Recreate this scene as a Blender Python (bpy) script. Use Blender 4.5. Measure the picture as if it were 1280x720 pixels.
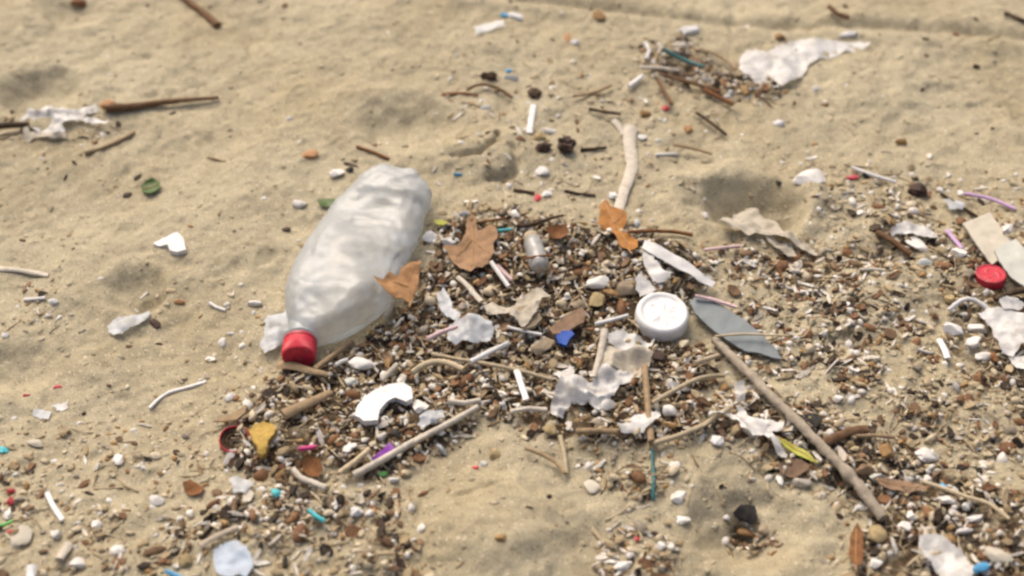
import bpy, bmesh, math, random
import numpy as np
from mathutils import Vector, Matrix
from mathutils.geometry import delaunay_2d_cdt

R = math.radians
for o in list(bpy.data.objects):
    bpy.data.objects.remove(o)
scene = bpy.context.scene
COL = scene.collection

# ------------------------------------------------------------------ camera, sky, sun, exposure
PITCH = R(46.0)                       # below the horizon
DIST = 1.37
CAM = Vector((0.0, -DIST*math.cos(PITCH), DIST*math.sin(PITCH)))
FPX = 50.0/36.0*1280.0
cam = bpy.data.cameras.new('camera')
cam_ob = bpy.data.objects.new('camera', cam)
COL.objects.link(cam_ob)
cam_ob.location = CAM
cam_ob.rotation_euler = (R(90)-PITCH, 0, 0)
cam.lens = 50.0; cam.sensor_width = 36.0
cam.clip_start = 0.05; cam.clip_end = 400.0
cam.dof.use_dof = True
cam.dof.focus_distance = 1.31
cam.dof.aperture_fstop = 2.9
scene.camera = cam_ob

SUN_EL, SUN_AZ = R(52), R(-28)        # azimuth measured from +Y (away from camera), negative = towards -X
world = bpy.data.worlds.new('World'); scene.world = world
world.use_nodes = True
wn = world.node_tree.nodes; wl = world.node_tree.links
bg = wn.get('Background')
sky = wn.new('ShaderNodeTexSky'); sky.sky_type = 'NISHITA'
sky.sun_disc = False
sky.sun_elevation = SUN_EL; sky.sun_rotation = SUN_AZ
sky.air_density = 1.0; sky.dust_density = 9.5; sky.ozone_density = 0.25
wl.new(sky.outputs[0], bg.inputs[0])
bg.inputs[1].default_value = 0.135
sun = bpy.data.lights.new('sun', 'SUN')
sun.energy = 1.05; sun.angle = R(36); sun.color = (1.0, 0.95, 0.87)
sun_ob = bpy.data.objects.new('sun', sun); COL.objects.link(sun_ob)
sd = Vector((math.sin(SUN_AZ)*math.cos(SUN_EL), math.cos(SUN_AZ)*math.cos(SUN_EL), math.sin(SUN_EL)))
sun_ob.rotation_euler = sd.to_track_quat('Z', 'Y').to_euler()
sun_ob.location = sd*5
scene.view_settings.view_transform = 'Standard'
scene.view_settings.look = 'None'
scene.view_settings.exposure = 0.17
scene.view_settings.gamma = 1.0
scene.view_settings.use_curve_mapping = False
scene.cycles.filter_width = 2.6
scene.render.resolution_x = 1024; scene.render.resolution_y = 576

rng = np.random.default_rng(11)
random.seed(5)

# ------------------------------------------------------------------ helpers: pixels, noise, surface
SP, CP = math.sin(PITCH), math.cos(PITCH)
def ray(px, py):
    u = (px-640.0)/FPX; v = (360.0-py)/FPX
    # forward (0,CP,-SP), right (1,0,0), up (0,SP,CP)
    return np.array((u, CP+v*SP, -SP+v*CP))
def at_z(px, py, z=0.0):
    d = ray(px, py); t = (z-CAM.z)/d[2]
    return np.array((CAM.x+t*d[0], CAM.y+t*d[1], z))
def project(x, y, z):
    dx = x-CAM.x; dy = y-CAM.y; dz = z-CAM.z
    f = dy*CP-dz*SP; up = dy*SP+dz*CP
    return 640+FPX*dx/f, 360-FPX*up/f
def hashn(ix, iy, seed):
    h = (ix.astype(np.int64)*374761393 + iy.astype(np.int64)*668265263 + seed*1274126177) & 0xFFFFFFFF
    h = ((h ^ (h >> 13))*1103515245) & 0xFFFFFFFF
    h = (h ^ (h >> 16)) & 0xFFFFFF
    return h/float(0xFFFFFF)*2-1
def noise(x, y, f, seed=0):
    x = np.asarray(x, float)*f+seed*7.31; y = np.asarray(y, float)*f-seed*3.7
    ix = np.floor(x); iy = np.floor(y); fx = x-ix; fy = y-iy
    ux = fx*fx*fx*(fx*(fx*6-15)+10); uy = fy*fy*fy*(fy*(fy*6-15)+10)
    a = hashn(ix, iy, seed); b = hashn(ix+1, iy, seed); c = hashn(ix, iy+1, seed); d = hashn(ix+1, iy+1, seed)
    return (a*(1-ux)+b*ux)*(1-uy)+(c*(1-ux)+d*ux)*uy
def poly_dist(px, py, poly):
    """signed distance (negative inside) of points to a polygon, vectorised"""
    px = np.asarray(px, float); py = np.asarray(py, float)
    d = np.full(px.shape, 1e9); inside = np.zeros(px.shape, bool)
    n = len(poly)
    for i in range(n):
        ax, ay = poly[i]; bx, by = poly[(i+1) % n]
        ex, ey = bx-ax, by-ay
        t = np.clip(((px-ax)*ex+(py-ay)*ey)/(ex*ex+ey*ey+1e-12), 0, 1)
        d = np.minimum(d, np.hypot(px-ax-t*ex, py-ay-t*ey))
        c = ((ay > py) != (by > py)) & (px < (bx-ax)*(py-ay)/(by-ay+1e-12)+ax)
        inside ^= c
    return np.where(inside, -d, d)
def line_dist(x, y, pts):
    d = np.full(np.shape(x), 1e9)
    for (ax, ay), (bx, by) in zip(pts[:-1], pts[1:]):
        ex, ey = bx-ax, by-ay
        t = np.clip(((x-ax)*ex+(y-ay)*ey)/(ex*ex+ey*ey+1e-12), 0, 1)
        d = np.minimum(d, np.hypot(x-ax-t*ex, y-ay-t*ey))
    return d

# litter density, traced as patches of ground (pixel outline -> ground point)
PATCH = [  # weight, softness px, outline
 (1.0, 17, [(545,270),(650,272),(760,292),(815,288),(850,300),(900,330),(880,370),(850,420),(900,440),(880,490),(890,545),(800,572),(700,562),(640,532),(600,522),(520,585),(450,604),(380,600),(300,600),(275,560),(300,500),(330,470),(360,458),(400,452),(480,395),(525,335)]),
 (0.95, 24, [(880,500),(930,480),(1000,492),(1090,540),(1180,575),(1280,610),(1400,650),(1400,760),(1060,760),(1050,690),(1070,650),(1040,610),(980,600),(930,565),(880,560)]),
 (0.62, 28, [(880,310),(1000,300),(1110,250),(1200,270),(1290,250),(1400,300),(1400,620),(1280,600),(1180,570),(1090,535),(1000,490),(920,470),(900,400)]),
 (0.85, 14, [(1180,360),(1280,350),(1400,360),(1400,470),(1250,480),(1170,440)]),
 (0.38, 30, [(1000,200),(1150,215),(1290,240),(1290,300),(1040,290)]),
 (0.42, 36, [(-80,545),(200,540),(290,560),(520,610),(548,650),(530,760),(-80,760)]),
 (0.66, 25, [(290,590),(440,600),(530,620),(535,760),(280,760),(220,680)]),
 (0.62, 14, [(750,668),(800,640),(850,665),(860,760),(740,760)]),
 (0.6, 20, [(690,560),(850,570),(870,600),(800,640),(740,610)]),
 (0.70, 12, [(795,55),(850,50),(900,80),(985,100),(975,128),(900,120),(820,100)]),
 (0.12, 40, [(560,100),(920,90),(920,200),(800,260),(660,270),(560,250)]),
 (0.22, 18, [(0,330),(80,345),(85,400),(0,420)]),
 (0.30, 16, [(0,140),(120,135),(140,160),(20,185),(-40,180)]),
 (0.14, 40, [(230,380),(340,360),(340,470),(260,500)]),
]
EMPTY = [(10, [(545,620),(600,585),(690,590),(750,640),(745,760),(540,760)]),
         (10, [(860,225),(930,212),(1005,240),(985,280),(900,278),(865,262)]),
         (8, [(880,580),(985,605),(1030,650),(1000,760),(860,760),(840,640)]),
         (6, [(372,430),(356,380),(380,312),(425,238),(465,205),(512,202),(540,235),(525,290),(494,345),(470,385),(410,425)])]
PATCH2 = [(.75, 8, [(905,640),(918,624),(950,628),(972,645),(975,668),(945,676),(915,662)]), (.35, 12, [(880,590),(930,600),(920,625),(890,615)])]
def density(px, py):
    d = np.full(np.shape(px), 0.012)
    for w, s, p in PATCH:
        sd_ = poly_dist(px, py, p)
        d = np.maximum(d, w*np.clip(0.5-sd_/(2*s), 0, 1))
    for s, p in EMPTY:
        sd_ = poly_dist(px, py, p)
        d = np.minimum(d, np.clip(0.02+(sd_+s)/(2*s), 0.02, 1))
    for w, s, p in PATCH2:
        d = np.maximum(d, w*np.clip(0.5-poly_dist(px, py, p)/(2*s), 0, 1))
    return d

# ------------------------------------------------------------------ ground heights
STEP = 0.0021
fx = np.arange(-0.76, 0.7601, STEP); fy = np.arange(-0.47, 0.661, STEP)
def grow(edge, sgn):
    out = []; s = STEP; p = edge
    while abs(p) < 70:
        s *= 1.22; p += sgn*s; out.append(p)
    return out
gx = np.array(grow(fx[0], -1)[::-1]+list(fx)+grow(fx[-1], 1))
gy = np.array(grow(fy[0], -1)[::-1]+list(fy)+grow(fy[-1], 1))
nx0 = len(grow(fx[0], -1)); ny0 = len(grow(fy[0], -1))

def pw(px, py): return at_z(px, py)[:2]
HOLLOWS = [  # px centre, half size px (x, y), turn, depth m, sharpness
 (938,257, 58,27, -6, -.036, 1.5), (962,272, 30,14, 0, -.012, 2),
 (520,160, 58,26, 0, -.015, 1.3), (560,186,40,10,-8,.007,1.3), (470,180,30,30,0,-.004,1),
 (172,356, 30,26, 30, -.014, 1.6), (185,368, 20,9, 30, -.008, 2),
 (42,112, 48,22, 22, -.019, 1.5), (318,34, 22,20,0,-.010,1.3), (85,8,36,14,0,-.012,1.5),
 (12,455, 36,26,0,-.012,1.5), (632,668, 92,62,0,.022,1.3), (740,690,40,50,10,-.008,1.2),
 (940,655, 60,40, 10,-.022,1.4), (935,646,20,14,0,-.016,1.3), (960,600,50,20,0,-.008,1),
 (1015,250, 22,22,0,.009,1.2), (1110,320,40,16,0,-.010,1.2), (618,198, 38,26,0,.012,1.6),
 (560,205,50,14,0,.006,1.2), (250,175,50,22,10,-.005,1), (120,250,80,26,20,-.004,1), (1160,150,120,30,5,-.005,1),
 (300,250,60,60,0,.005,1), (1075,390,60,30,0,.006,1),(1060,430,40,16,0,-.008,1.5),
 (350,335,24,22,0,-.004,1.3), (330,318,12,9,0,-.005,1.5), (300,330,10,8,0,-.003,1.5),
]
def height(X, Y):
    far = np.clip((np.hypot(X, Y)-0.9)/6.0, 0, 1)
    h = .009*noise(X, Y, 3.1, 1)+.0050*noise(X, Y, 8.0, 2)+.0032*noise(X, Y, 21, 3)+.0016*noise(X, Y, 55, 4)
    pit = np.maximum(noise(X, Y, 70, 8)-.35, 0)
    h -= .0030*pit*np.clip(noise(X, Y, 12, 9)+.5, 0, 1)
    h += .0012*noise(X, Y, 130, 5)+.0004*noise(X, Y, 260, 6)
    h += far*.10*noise(X, Y, .35, 7)
    for cx, cy, rx, ry, rot, dep, sh in HOLLOWS:
        c = pw(cx, cy); a = pw(cx+rx, cy); b = pw(cx, cy-ry)
        ax = np.linalg.norm(a-c); by = np.linalg.norm(b-c)
        ca, sa = math.cos(R(rot)), math.sin(R(rot))
        u = ((X-c[0])*ca+(Y-c[1])*sa)/ax; v = (-(X-c[0])*sa+(Y-c[1])*ca)/by
        q = np.sqrt(u*u+v*v)*(1+.13*noise(X, Y, 28, 20)+.07*noise(X, Y, 80, 21))
        h += dep*np.exp(-np.power(q, 2*sh)*1.1)
        if dep < -.01:
            h += -dep*.16*np.exp(-((q-1.45)/.35)**2)
    # old wheel-track edge beyond the litter
    ln = [tuple(pw(*p)) for p in ((560,-8),(680,3),(800,12),(900,23),(1020,30),(1150,38),(1300,50),(1500,62))]
    d = line_dist(X, Y, ln); h -= .006*np.exp(-(d/.0075)**2); h += .003*np.exp(-((d-.02)/.012)**2)
    # cracked crust on the lump
    ln = [tuple(pw(*p)) for p in ((566,204),(582,205),(600,204),(608,198),(614,190),(621,186),(622,176))]
    d = line_dist(X, Y, ln)+.0012*noise(X, Y, 200, 31); h -= .008*np.exp(-(d/.0026)**2)
    ln = [tuple(pw(*p)) for p in ((612,227),(628,226),(642,220),(648,208),(642,192))]
    d = line_dist(X, Y, ln)+.001*noise(X, Y, 150, 32); h -= .008*np.exp(-(d/.0045)**2)
    ln = [tuple(pw(*p)) for p in ((570,626),(600,613),(630,609))]
    d = line_dist(X, Y, ln); h -= .004*np.exp(-(d/.003)**2)
    return h
GX, GY = np.meshgrid(gx, gy)
GZ = height(GX, GY)
PXg, PYg = project(GX, GY, GZ*0)
front = (GY-CAM.y)*CP+CAM.z*SP > .2
DEN = np.where(front & (np.abs(GX) < 1.2) & (np.abs(GY) < 1.0), density(PXg, PYg), .02)
GZ += .007*np.clip(DEN-.3, 0, 1)                      # the litter heap itself stands a little proud
GZ += np.clip(DEN-.05, 0, 1)*(.0032*noise(GX, GY, 120, 41)+.0028*noise(GX, GY, 48, 42)+.0012*noise(GX, GY, 250, 43))

FX = slice(nx0, nx0+len(fx)); FY = slice(ny0, ny0+len(fy))
T = GZ[FY, FX].copy()                                  # height of whatever lies on top, on the fine grid
DENF = DEN[FY, FX].copy()
x0, y0 = fx[0], fy[0]; NX, NY = len(fx), len(fy)
def samp(A, x, y):
    u = np.clip((np.asarray(x)-x0)/STEP, 0, NX-1.001); v = np.clip((np.asarray(y)-y0)/STEP, 0, NY-1.001)
    i = u.astype(int); j = v.astype(int); a = u-i; b = v-j
    return (A[j, i]*(1-a)+A[j, i+1]*a)*(1-b)+(A[j+1, i]*(1-a)+A[j+1, i+1]*a)*b
def blur(A, s):
    k = np.exp(-.5*(np.arange(-3*s, 3*s+1)/s)**2); k /= k.sum()
    P = np.pad(A, ((3*s, 3*s), (0, 0)), 'edge'); B = sum(w*P[i:i+A.shape[0]] for i, w in enumerate(k))
    P = np.pad(B, ((0, 0), (3*s, 3*s)), 'edge'); return sum(w*P[:, i:i+A.shape[1]] for i, w in enumerate(k))
SURF = [blur(T, 2)]
def G(px, py, lift=0.0):
    """point of the surface seen at a pixel"""
    z = 0.0
    for _ in range(7):
        p = at_z(px, py, z); z = float(samp(SURF[0], p[0], p[1]))+lift
    return at_z(px, py, z)
def on_plane(px, py, co, c):
    d = ray(px, py)
    t = (co[0]+co[1]*(CAM.x-c[0])+co[2]*(CAM.y-c[1])-CAM.z)/(d[2]-co[1]*d[0]-co[2]*d[1])
    return np.array((CAM.x+t*d[0], CAM.y+t*d[1], CAM.z+t*d[2]))
def mpp(px, py):
    return abs(at_z(px+1, py)[0]-at_z(px, py)[0])

# ------------------------------------------------------------------ materials
def new_mat(name):
    m = bpy.data.materials.new(name); m.use_nodes = True
    nt = m.node_tree; b = nt.nodes.get('Principled BSDF')
    return m, nt, b
def N(nt, t, **kw):
    n = nt.nodes.new(t)
    for k, v in kw.items():
        if k.startswith('i_'): n.inputs[int(k[2:])].default_value = v
        else: setattr(n, k, v)
    return n
def ramp(nt, stops, fac):
    r = nt.nodes.new('ShaderNodeValToRGB'); e = r.color_ramp.elements
    while len(e) < len(stops): e.new(.5)
    for i, (p, c) in enumerate(stops):
        e[i].position = p; e[i].color = (c[0], c[1], c[2], 1)
    nt.links.new(fac, r.inputs[0]); return r
def rnd(nt):
    """a number that differs between objects and between loose pieces of one mesh"""
    oi = N(nt, 'ShaderNodeObjectInfo'); ge = N(nt, 'ShaderNodeNewGeometry')
    a = N(nt, 'ShaderNodeMath', operation='ADD'); nt.links.new(oi.outputs['Random'], a.inputs[0])
    nt.links.new(ge.outputs['Random Per Island'], a.inputs[1])
    f = N(nt, 'ShaderNodeMath', operation='FRACT'); nt.links.new(a.outputs[0], f.inputs[0])
    return f.outputs[0]
def noise_n(nt, scale, detail=3, rough=.6, vec=None):
    n = N(nt, 'ShaderNodeTexNoise'); n.inputs['Scale'].default_value = scale
    n.inputs['Detail'].default_value = detail; n.inputs['Roughness'].default_value = rough
    if vec: nt.links.new(vec, n.inputs['Vector'])
    return n
def geom_pos(nt):
    return N(nt, 'ShaderNodeNewGeometry').outputs['Position']
def mulcol(nt, col, fac, lo, hi):
    mr = N(nt, 'ShaderNodeMapRange'); nt.links.new(fac, mr.inputs[0])
    mr.inputs[1].default_value = .3; mr.inputs[2].default_value = .7
    mr.inputs[3].default_value = lo; mr.inputs[4].default_value = hi
    mx = N(nt, 'ShaderNodeMix', data_type='RGBA', blend_type='MULTIPLY'); mx.inputs[0].default_value = 1
    nt.links.new(col, mx.inputs[6]); nt.links.new(mr.outputs[0], mx.inputs[7])
    return mx.outputs[2]
def bump(nt, b, h, strength, dist):
    bu = N(nt, 'ShaderNodeBump'); bu.inputs['Strength'].default_value = strength; bu.inputs['Distance'].default_value = dist
    nt.links.new(h, bu.inputs['Height']); nt.links.new(bu.outputs[0], b.inputs['Normal'])
SANDC = (.452, .392, .268)
def solid(name, cols, rough=.7, spec=.3, nscale=260, lo=.72, hi=1.15, bstr=.4, bdist=.001, dirt=.25):
    """opaque stuff: piece-to-piece colour spread, mottling, fine relief and sand clinging to it"""
    m, nt, b = new_mat(name)
    cols = [cols] if isinstance(cols[0], (int, float)) else cols
    if len(cols) == 1: cols = [tuple(c*.82 for c in cols[0]), tuple(min(1, c*1.1) for c in cols[0])]
    r = ramp(nt, [(i/(len(cols)-1), c) for i, c in enumerate(cols)], rnd(nt))
    p = geom_pos(nt); n = noise_n(nt, nscale, 4, .65, p)
    c = mulcol(nt, r.outputs[0], n.outputs[0], lo, hi)
    if dirt:
        d = noise_n(nt, 170, 5, .7, p)
        mr = N(nt, 'ShaderNodeMapRange'); nt.links.new(d.outputs[0], mr.inputs[0])
        mr.inputs[1].default_value = .52; mr.inputs[2].default_value = .72; mr.inputs[4].default_value = dirt*1.6
        mx = N(nt, 'ShaderNodeMix', data_type='RGBA'); nt.links.new(mr.outputs[0], mx.inputs[0])
        nt.links.new(c, mx.inputs[6]); mx.inputs[7].default_value = (.33, .25, .15, 1); c = mx.outputs[2]
    nt.links.new(c, b.inputs['Base Color'])
    b.inputs['Roughness'].default_value = rough; b.inputs['Specular IOR Level'].default_value = spec
    n2 = noise_n(nt, nscale*3, 3, .6, p); bump(nt, b, n2.outputs[0], bstr, bdist)
    return m
def film(name, col, clear, gloss=.3, dirt=.3, shine=1.0, var=.18, bmp=.35):
    """thin plastic film: partly see-through, partly milky, with sand stuck to it"""
    m, nt, b = new_mat(name); nt.nodes.remove(b)
    out = nt.nodes.get('Material Output')
    p = geom_pos(nt); n = noise_n(nt, 90, 5, .65, p)
    c0 = N(nt, 'ShaderNodeRGB'); c0.outputs[0].default_value = (*col, 1)
    mr = N(nt, 'ShaderNodeMapRange'); nt.links.new(n.outputs[0], mr.inputs[0])
    mr.inputs[1].default_value = .50; mr.inputs[2].default_value = .75; mr.inputs[4].default_value = dirt*1.8
    mx = N(nt, 'ShaderNodeMix', data_type='RGBA'); nt.links.new(mr.outputs[0], mx.inputs[0])
    nt.links.new(c0.outputs[0], mx.inputs[6]); mx.inputs[7].default_value = (.36, .28, .17, 1)
    di = N(nt, 'ShaderNodeBsdfDiffuse'); tl = N(nt, 'ShaderNodeBsdfTranslucent')
    nt.links.new(mx.outputs[2], di.inputs[0]); nt.links.new(mx.outputs[2], tl.inputs[0])
    m1 = N(nt, 'ShaderNodeMixShader'); m1.inputs[0].default_value = .28
    nt.links.new(di.outputs[0], m1.inputs[1]); nt.links.new(tl.outputs[0], m1.inputs[2])
    tr = N(nt, 'ShaderNodeBsdfTransparent'); tr.inputs[0].default_value = (.95, .96, .96, 1)
    n2 = noise_n(nt, 55, 4, .6, p)
    mr2 = N(nt, 'ShaderNodeMapRange'); nt.links.new(n2.outputs[0], mr2.inputs[0])
    mr2.inputs[1].default_value = .35; mr2.inputs[2].default_value = .65
    mr2.inputs[3].default_value = max(0, clear-var); mr2.inputs[4].default_value = min(1, clear+var)
    m2 = N(nt, 'ShaderNodeMixShader'); nt.links.new(mr2.outputs[0], m2.inputs[0])
    nt.links.new(m1.outputs[0], m2.inputs[1]); nt.links.new(tr.outputs[0], m2.inputs[2])
    gl = N(nt, 'ShaderNodeBsdfGlossy'); gl.inputs['Roughness'].default_value = gloss
    fa = N(nt, 'ShaderNodeLayerWeight'); fa.inputs[0].default_value = .5
    pwn = N(nt, 'ShaderNodeMath', operation='POWER'); nt.links.new(fa.outputs['Facing'], pwn.inputs[0]); pwn.inputs[1].default_value = 3.0
    lw = N(nt, 'ShaderNodeMath', operation='MULTIPLY_ADD'); nt.links.new(pwn.outputs[0], lw.inputs[0]); lw.inputs[1].default_value = .45; lw.inputs[2].default_value = .05
    sh = N(nt, 'ShaderNodeMath', operation='MULTIPLY'); nt.links.new(lw.outputs[0], sh.inputs[0]); sh.inputs[1].default_value = shine
    m3 = N(nt, 'ShaderNodeMixShader'); nt.links.new(sh.outputs[0], m3.inputs[0])
    nt.links.new(m2.outputs[0], m3.inputs[1]); nt.links.new(gl.outputs[0], m3.inputs[2])
    bu = N(nt, 'ShaderNodeBump'); bu.inputs['Strength'].default_value = bmp; bu.inputs['Distance'].default_value = .002
    n3 = noise_n(nt, 160, 4, .6, p); nt.links.new(n3.outputs[0], bu.inputs['Height'])
    for s in (di, tl, gl): nt.links.new(bu.outputs[0], s.inputs['Normal'])
    nt.links.new(m3.outputs[0], out.inputs[0])
    return m
def sand_mat():
    m, nt, b = new_mat('sand')
    p = geom_pos(nt)
    big = noise_n(nt, 5, 4, .6, p); mid = noise_n(nt, 48, 4, .65, p); fine = noise_n(nt, 900, 2, .7, p)
    r = ramp(nt, [(.30, (.40, .335, .212)), (.5, SANDC), (.72, (.505, .445, .31))], big.outputs[0])
    c = mulcol(nt, r.outputs[0], mid.outputs[0], .86, 1.10)
    c = mulcol(nt, c, fine.outputs[0], .66, 1.28)
    # sparse dark and pale grains
    vo = N(nt, 'ShaderNodeTexVoronoi'); vo.inputs['Scale'].default_value = 420; nt.links.new(p, vo.inputs['Vector'])
    sep = N(nt, 'ShaderNodeSeparateColor'); nt.links.new(vo.outputs['Color'], sep.inputs[0])
    for ch, thr, colr, amt in ((0, .955, (.15, .10, .055), .65), (1, .93, (.70, .62, .48), .65), (2, .965, (.33, .19, .09), .5)):
        g = N(nt, 'ShaderNodeMath', operation='GREATER_THAN'); nt.links.new(sep.outputs[ch], g.inputs[0]); g.inputs[1].default_value = thr
        d = N(nt, 'ShaderNodeMath', operation='LESS_THAN'); nt.links.new(vo.outputs['Distance'], d.inputs[0]); d.inputs[1].default_value = .42
        a = N(nt, 'ShaderNodeMath', operation='MULTIPLY'); nt.links.new(g.outputs[0], a.inputs[0]); nt.links.new(d.outputs[0], a.inputs[1])
        a2 = N(nt, 'ShaderNodeMath', operation='MULTIPLY'); nt.links.new(a.outputs[0], a2.inputs[0]); a2.inputs[1].default_value = amt
        mx = N(nt, 'ShaderNodeMix', data_type='RGBA'); nt.links.new(a2.outputs[0], mx.inputs[0])
        nt.links.new(c, mx.inputs[6]); mx.inputs[7].default_value = (*colr, 1); c = mx.outputs[2]
    # rotted plant crumbs in the sand under litter, blackened to imitate shaded gaps
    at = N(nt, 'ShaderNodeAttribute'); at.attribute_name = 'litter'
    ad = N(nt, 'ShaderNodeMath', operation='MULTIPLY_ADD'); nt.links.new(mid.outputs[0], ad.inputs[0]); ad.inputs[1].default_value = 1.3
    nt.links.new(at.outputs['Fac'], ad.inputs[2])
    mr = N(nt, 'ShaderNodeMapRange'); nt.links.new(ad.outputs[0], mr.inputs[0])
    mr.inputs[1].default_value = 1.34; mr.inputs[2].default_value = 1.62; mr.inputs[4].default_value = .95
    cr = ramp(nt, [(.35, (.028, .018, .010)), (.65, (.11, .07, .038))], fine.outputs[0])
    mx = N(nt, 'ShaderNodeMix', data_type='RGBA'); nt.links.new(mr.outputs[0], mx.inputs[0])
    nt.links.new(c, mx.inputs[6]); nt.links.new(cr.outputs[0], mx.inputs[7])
    nt.links.new(mx.outputs[2], b.inputs['Base Color'])
    b.inputs['Roughness'].default_value = .95; b.inputs['Specular IOR Level'].default_value = .15
    s1 = N(nt, 'ShaderNodeMath', operation='MULTIPLY_ADD')
    g2 = noise_n(nt, 330, 3, .7, p); nt.links.new(g2.outputs[0], s1.inputs[0]); s1.inputs[1].default_value = 1.6
    nt.links.new(fine.outputs[0], s1.inputs[2]); bump(nt, b, s1.outputs[0], .75, .0012)
    return m
M = {}
M['sand'] = sand_mat()
M['clod'] = solid('sand_clod', [(.44, .375, .25), (.53, .465, .33)], .95, .1, 700, .75, 1.15, .6, .001, 0)
M['film_white'] = film('white_film', (.84, .83, .81), .26, .4, .30, .7)
M['film_cream'] = film('cream_film', (.64, .585, .48), .15, .5, .45, .5)
M['film_clear'] = film('clear_film', (.70, .73, .76), .36, .4, .22, .7)
M['film_blue'] = film('pale_blue_film', (.58, .67, .78), .08, .45, .14, .6)
M['bottle'] = film('bottle_plastic', (.64, .68, .71), .44, .33, .05, .9, .07, .14)
M['tube'] = film('tube_plastic', (.62, .62, .60), .32, .2, .25)
M['foam'] = solid('white_foam', (.80, .79, .77), .8, .2, 200, .88, 1.06, .4, .001, .12)
M['lid'] = solid('white_lid_plastic', (.80, .79, .77), .42, .45, 120, .93, 1.05, .1, .0005, .10)
M['white'] = solid('white_plastic', (.76, .75, .73), .5, .4, 150, .88, 1.06, .2, .0006, .18)
M['red'] = solid('red_plastic', (.56, .028, .055), .45, .4, 140, .8, 1.12, .25, .0006, .24)
M['redfade'] = solid('faded_red_plastic', (.52, .035, .06), .42, .5, 200, .8, 1.15, .2, .0006, .22)
M['pink'] = solid('pink_plastic', (.70, .50, .50), .5, .4, 200, .85, 1.1, .2, .0006, .15)
M['magenta'] = solid('magenta_plastic', (.62, .06, .22), .45, .4, 200, .85, 1.1, .2, .0006, .12)
M['lilac'] = solid('lilac_plastic', (.55, .36, .60), .5, .4, 200, .85, 1.1, .2, .0006, .12)
M['purple'] = solid('purple_plastic', (.22, .03, .36), .45, .4, 200, .8, 1.1, .2, .0006, .15)
M['blue'] = solid('blue_plastic', (.003, .075, .42), .5, .25, 200, .8, 1.1, .2, .0006, 0)
M['sky'] = solid('light_blue_plastic', (.10, .38, .66), .45, .4, 200, .8, 1.1, .2, .0006, .12)
M['teal'] = solid('teal_plastic', (.035, .16, .165), .5, .4, 200, .8, 1.15, .3, .0006, .15)
M['turq'] = solid('turquoise_plastic', (.08, .48, .52), .5, .4, 200, .8, 1.15, .3, .0006, .12)
M['greenp'] = solid('green_plastic', (.16, .46, .12), .5, .4, 200, .8, 1.15, .3, .0006, .12)
M['grey'] = solid('grey_blue_plastic', (.20, .235, .25), .5, .35, 60, .88, 1.08, .2, .0006, .2)
M['plate'] = solid('cream_plastic', (.56, .51, .41), .55, .3, 60, .9, 1.06, .15, .0006, .15)
M['plate2'] = solid('pale_grey_plastic', (.55, .55, .49), .5, .35, 60, .9, 1.06, .15, .0006, .10)
M['bone'] = solid('bleached_reed', (.60, .54, .45), .75, .2, 160, .78, 1.1, .5, .001, .22)
M['straw'] = solid('pale_straw', (.55, .45, .30), .7, .25, 200, .8, 1.12, .4, .0008, .15)
M['woodgrey'] = solid('weathered_stick', (.47, .40, .31), .8, .2, 150, .7, 1.18, .7, .0014, .15)
M['woodtan'] = solid('tan_driftwood', (.36, .26, .155), .8, .2, 150, .7, 1.18, .7, .0014, .15)
M['woodbrown'] = solid('brown_stick', (.17, .095, .05), .75, .2, 170, .65, 1.25, .7, .0014, .12)
M['wooddark'] = solid('dark_twig', (.065, .04, .024), .75, .2, 170, .65, 1.3, .7, .0014, .15)
M['leaftan'] = solid('tan_leaf', (.44, .235, .105), .65, .3, 120, .75, 1.15, .5, .001, .28)
M['leafbrown'] = solid('brown_leaf', (.38, .225, .12), .7, .25, 120, .7, 1.15, .5, .001, .28)
M['leaforange'] = solid('orange_leaf', (.36, .15, .028), .6, .3, 120, .65, 1.2, .5, .001, .28)
M['leafvein'] = solid('leaf_vein', (.45, .27, .12), .6, .3, 200, .8, 1.1, .3, .0006, .1)
M['leafgreen'] = solid('green_leaf', (.07, .13, .02), .5, .4, 160, .65, 1.2, .4, .001, .1)
M['leafyellow'] = solid('yellow_green_leaf', (.40, .40, .045), .5, .4, 160, .75, 1.12, .4, .001, .05)
M['rust'] = solid('rusty_bark', (.22, .098, .04), .8, .2, 200, .65, 1.2, .6, .001, .15)
M['umber'] = solid('umber_flake', (.26, .17, .11), .8, .2, 200, .7, 1.15, .5, .001, .15)
M['sponge'] = solid('yellow_foam', (.50, .34, .10), .9, .1, 240, .7, 1.15, .8, .002, .15)
M['shellw'] = solid('white_shell', (.76, .73, .68), .5, .4, 140, .85, 1.08, .3, .0008, .18)
M['seed'] = solid('dark_seed', (.07, .04, .028), .6, .3, 200, .6, 1.3, .7, .0015, .1)
M['black'] = solid('black_piece', (.02, .018, .016), .6, .3, 200, .7, 1.3, .5, .001, .08)
M['ochre'] = solid('ochre_stone', (.34, .205, .09), .8, .2, 200, .65, 1.2, .6, .0012, .25)
M['buff'] = solid('buff_stone', (.44, .34, .18), .85, .2, 200, .68, 1.15, .7, .0014, .2)
M['stone'] = solid('tan_stone', (.36, .29, .20), .85, .2, 200, .7, 1.15, .6, .0012, .1)

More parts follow.
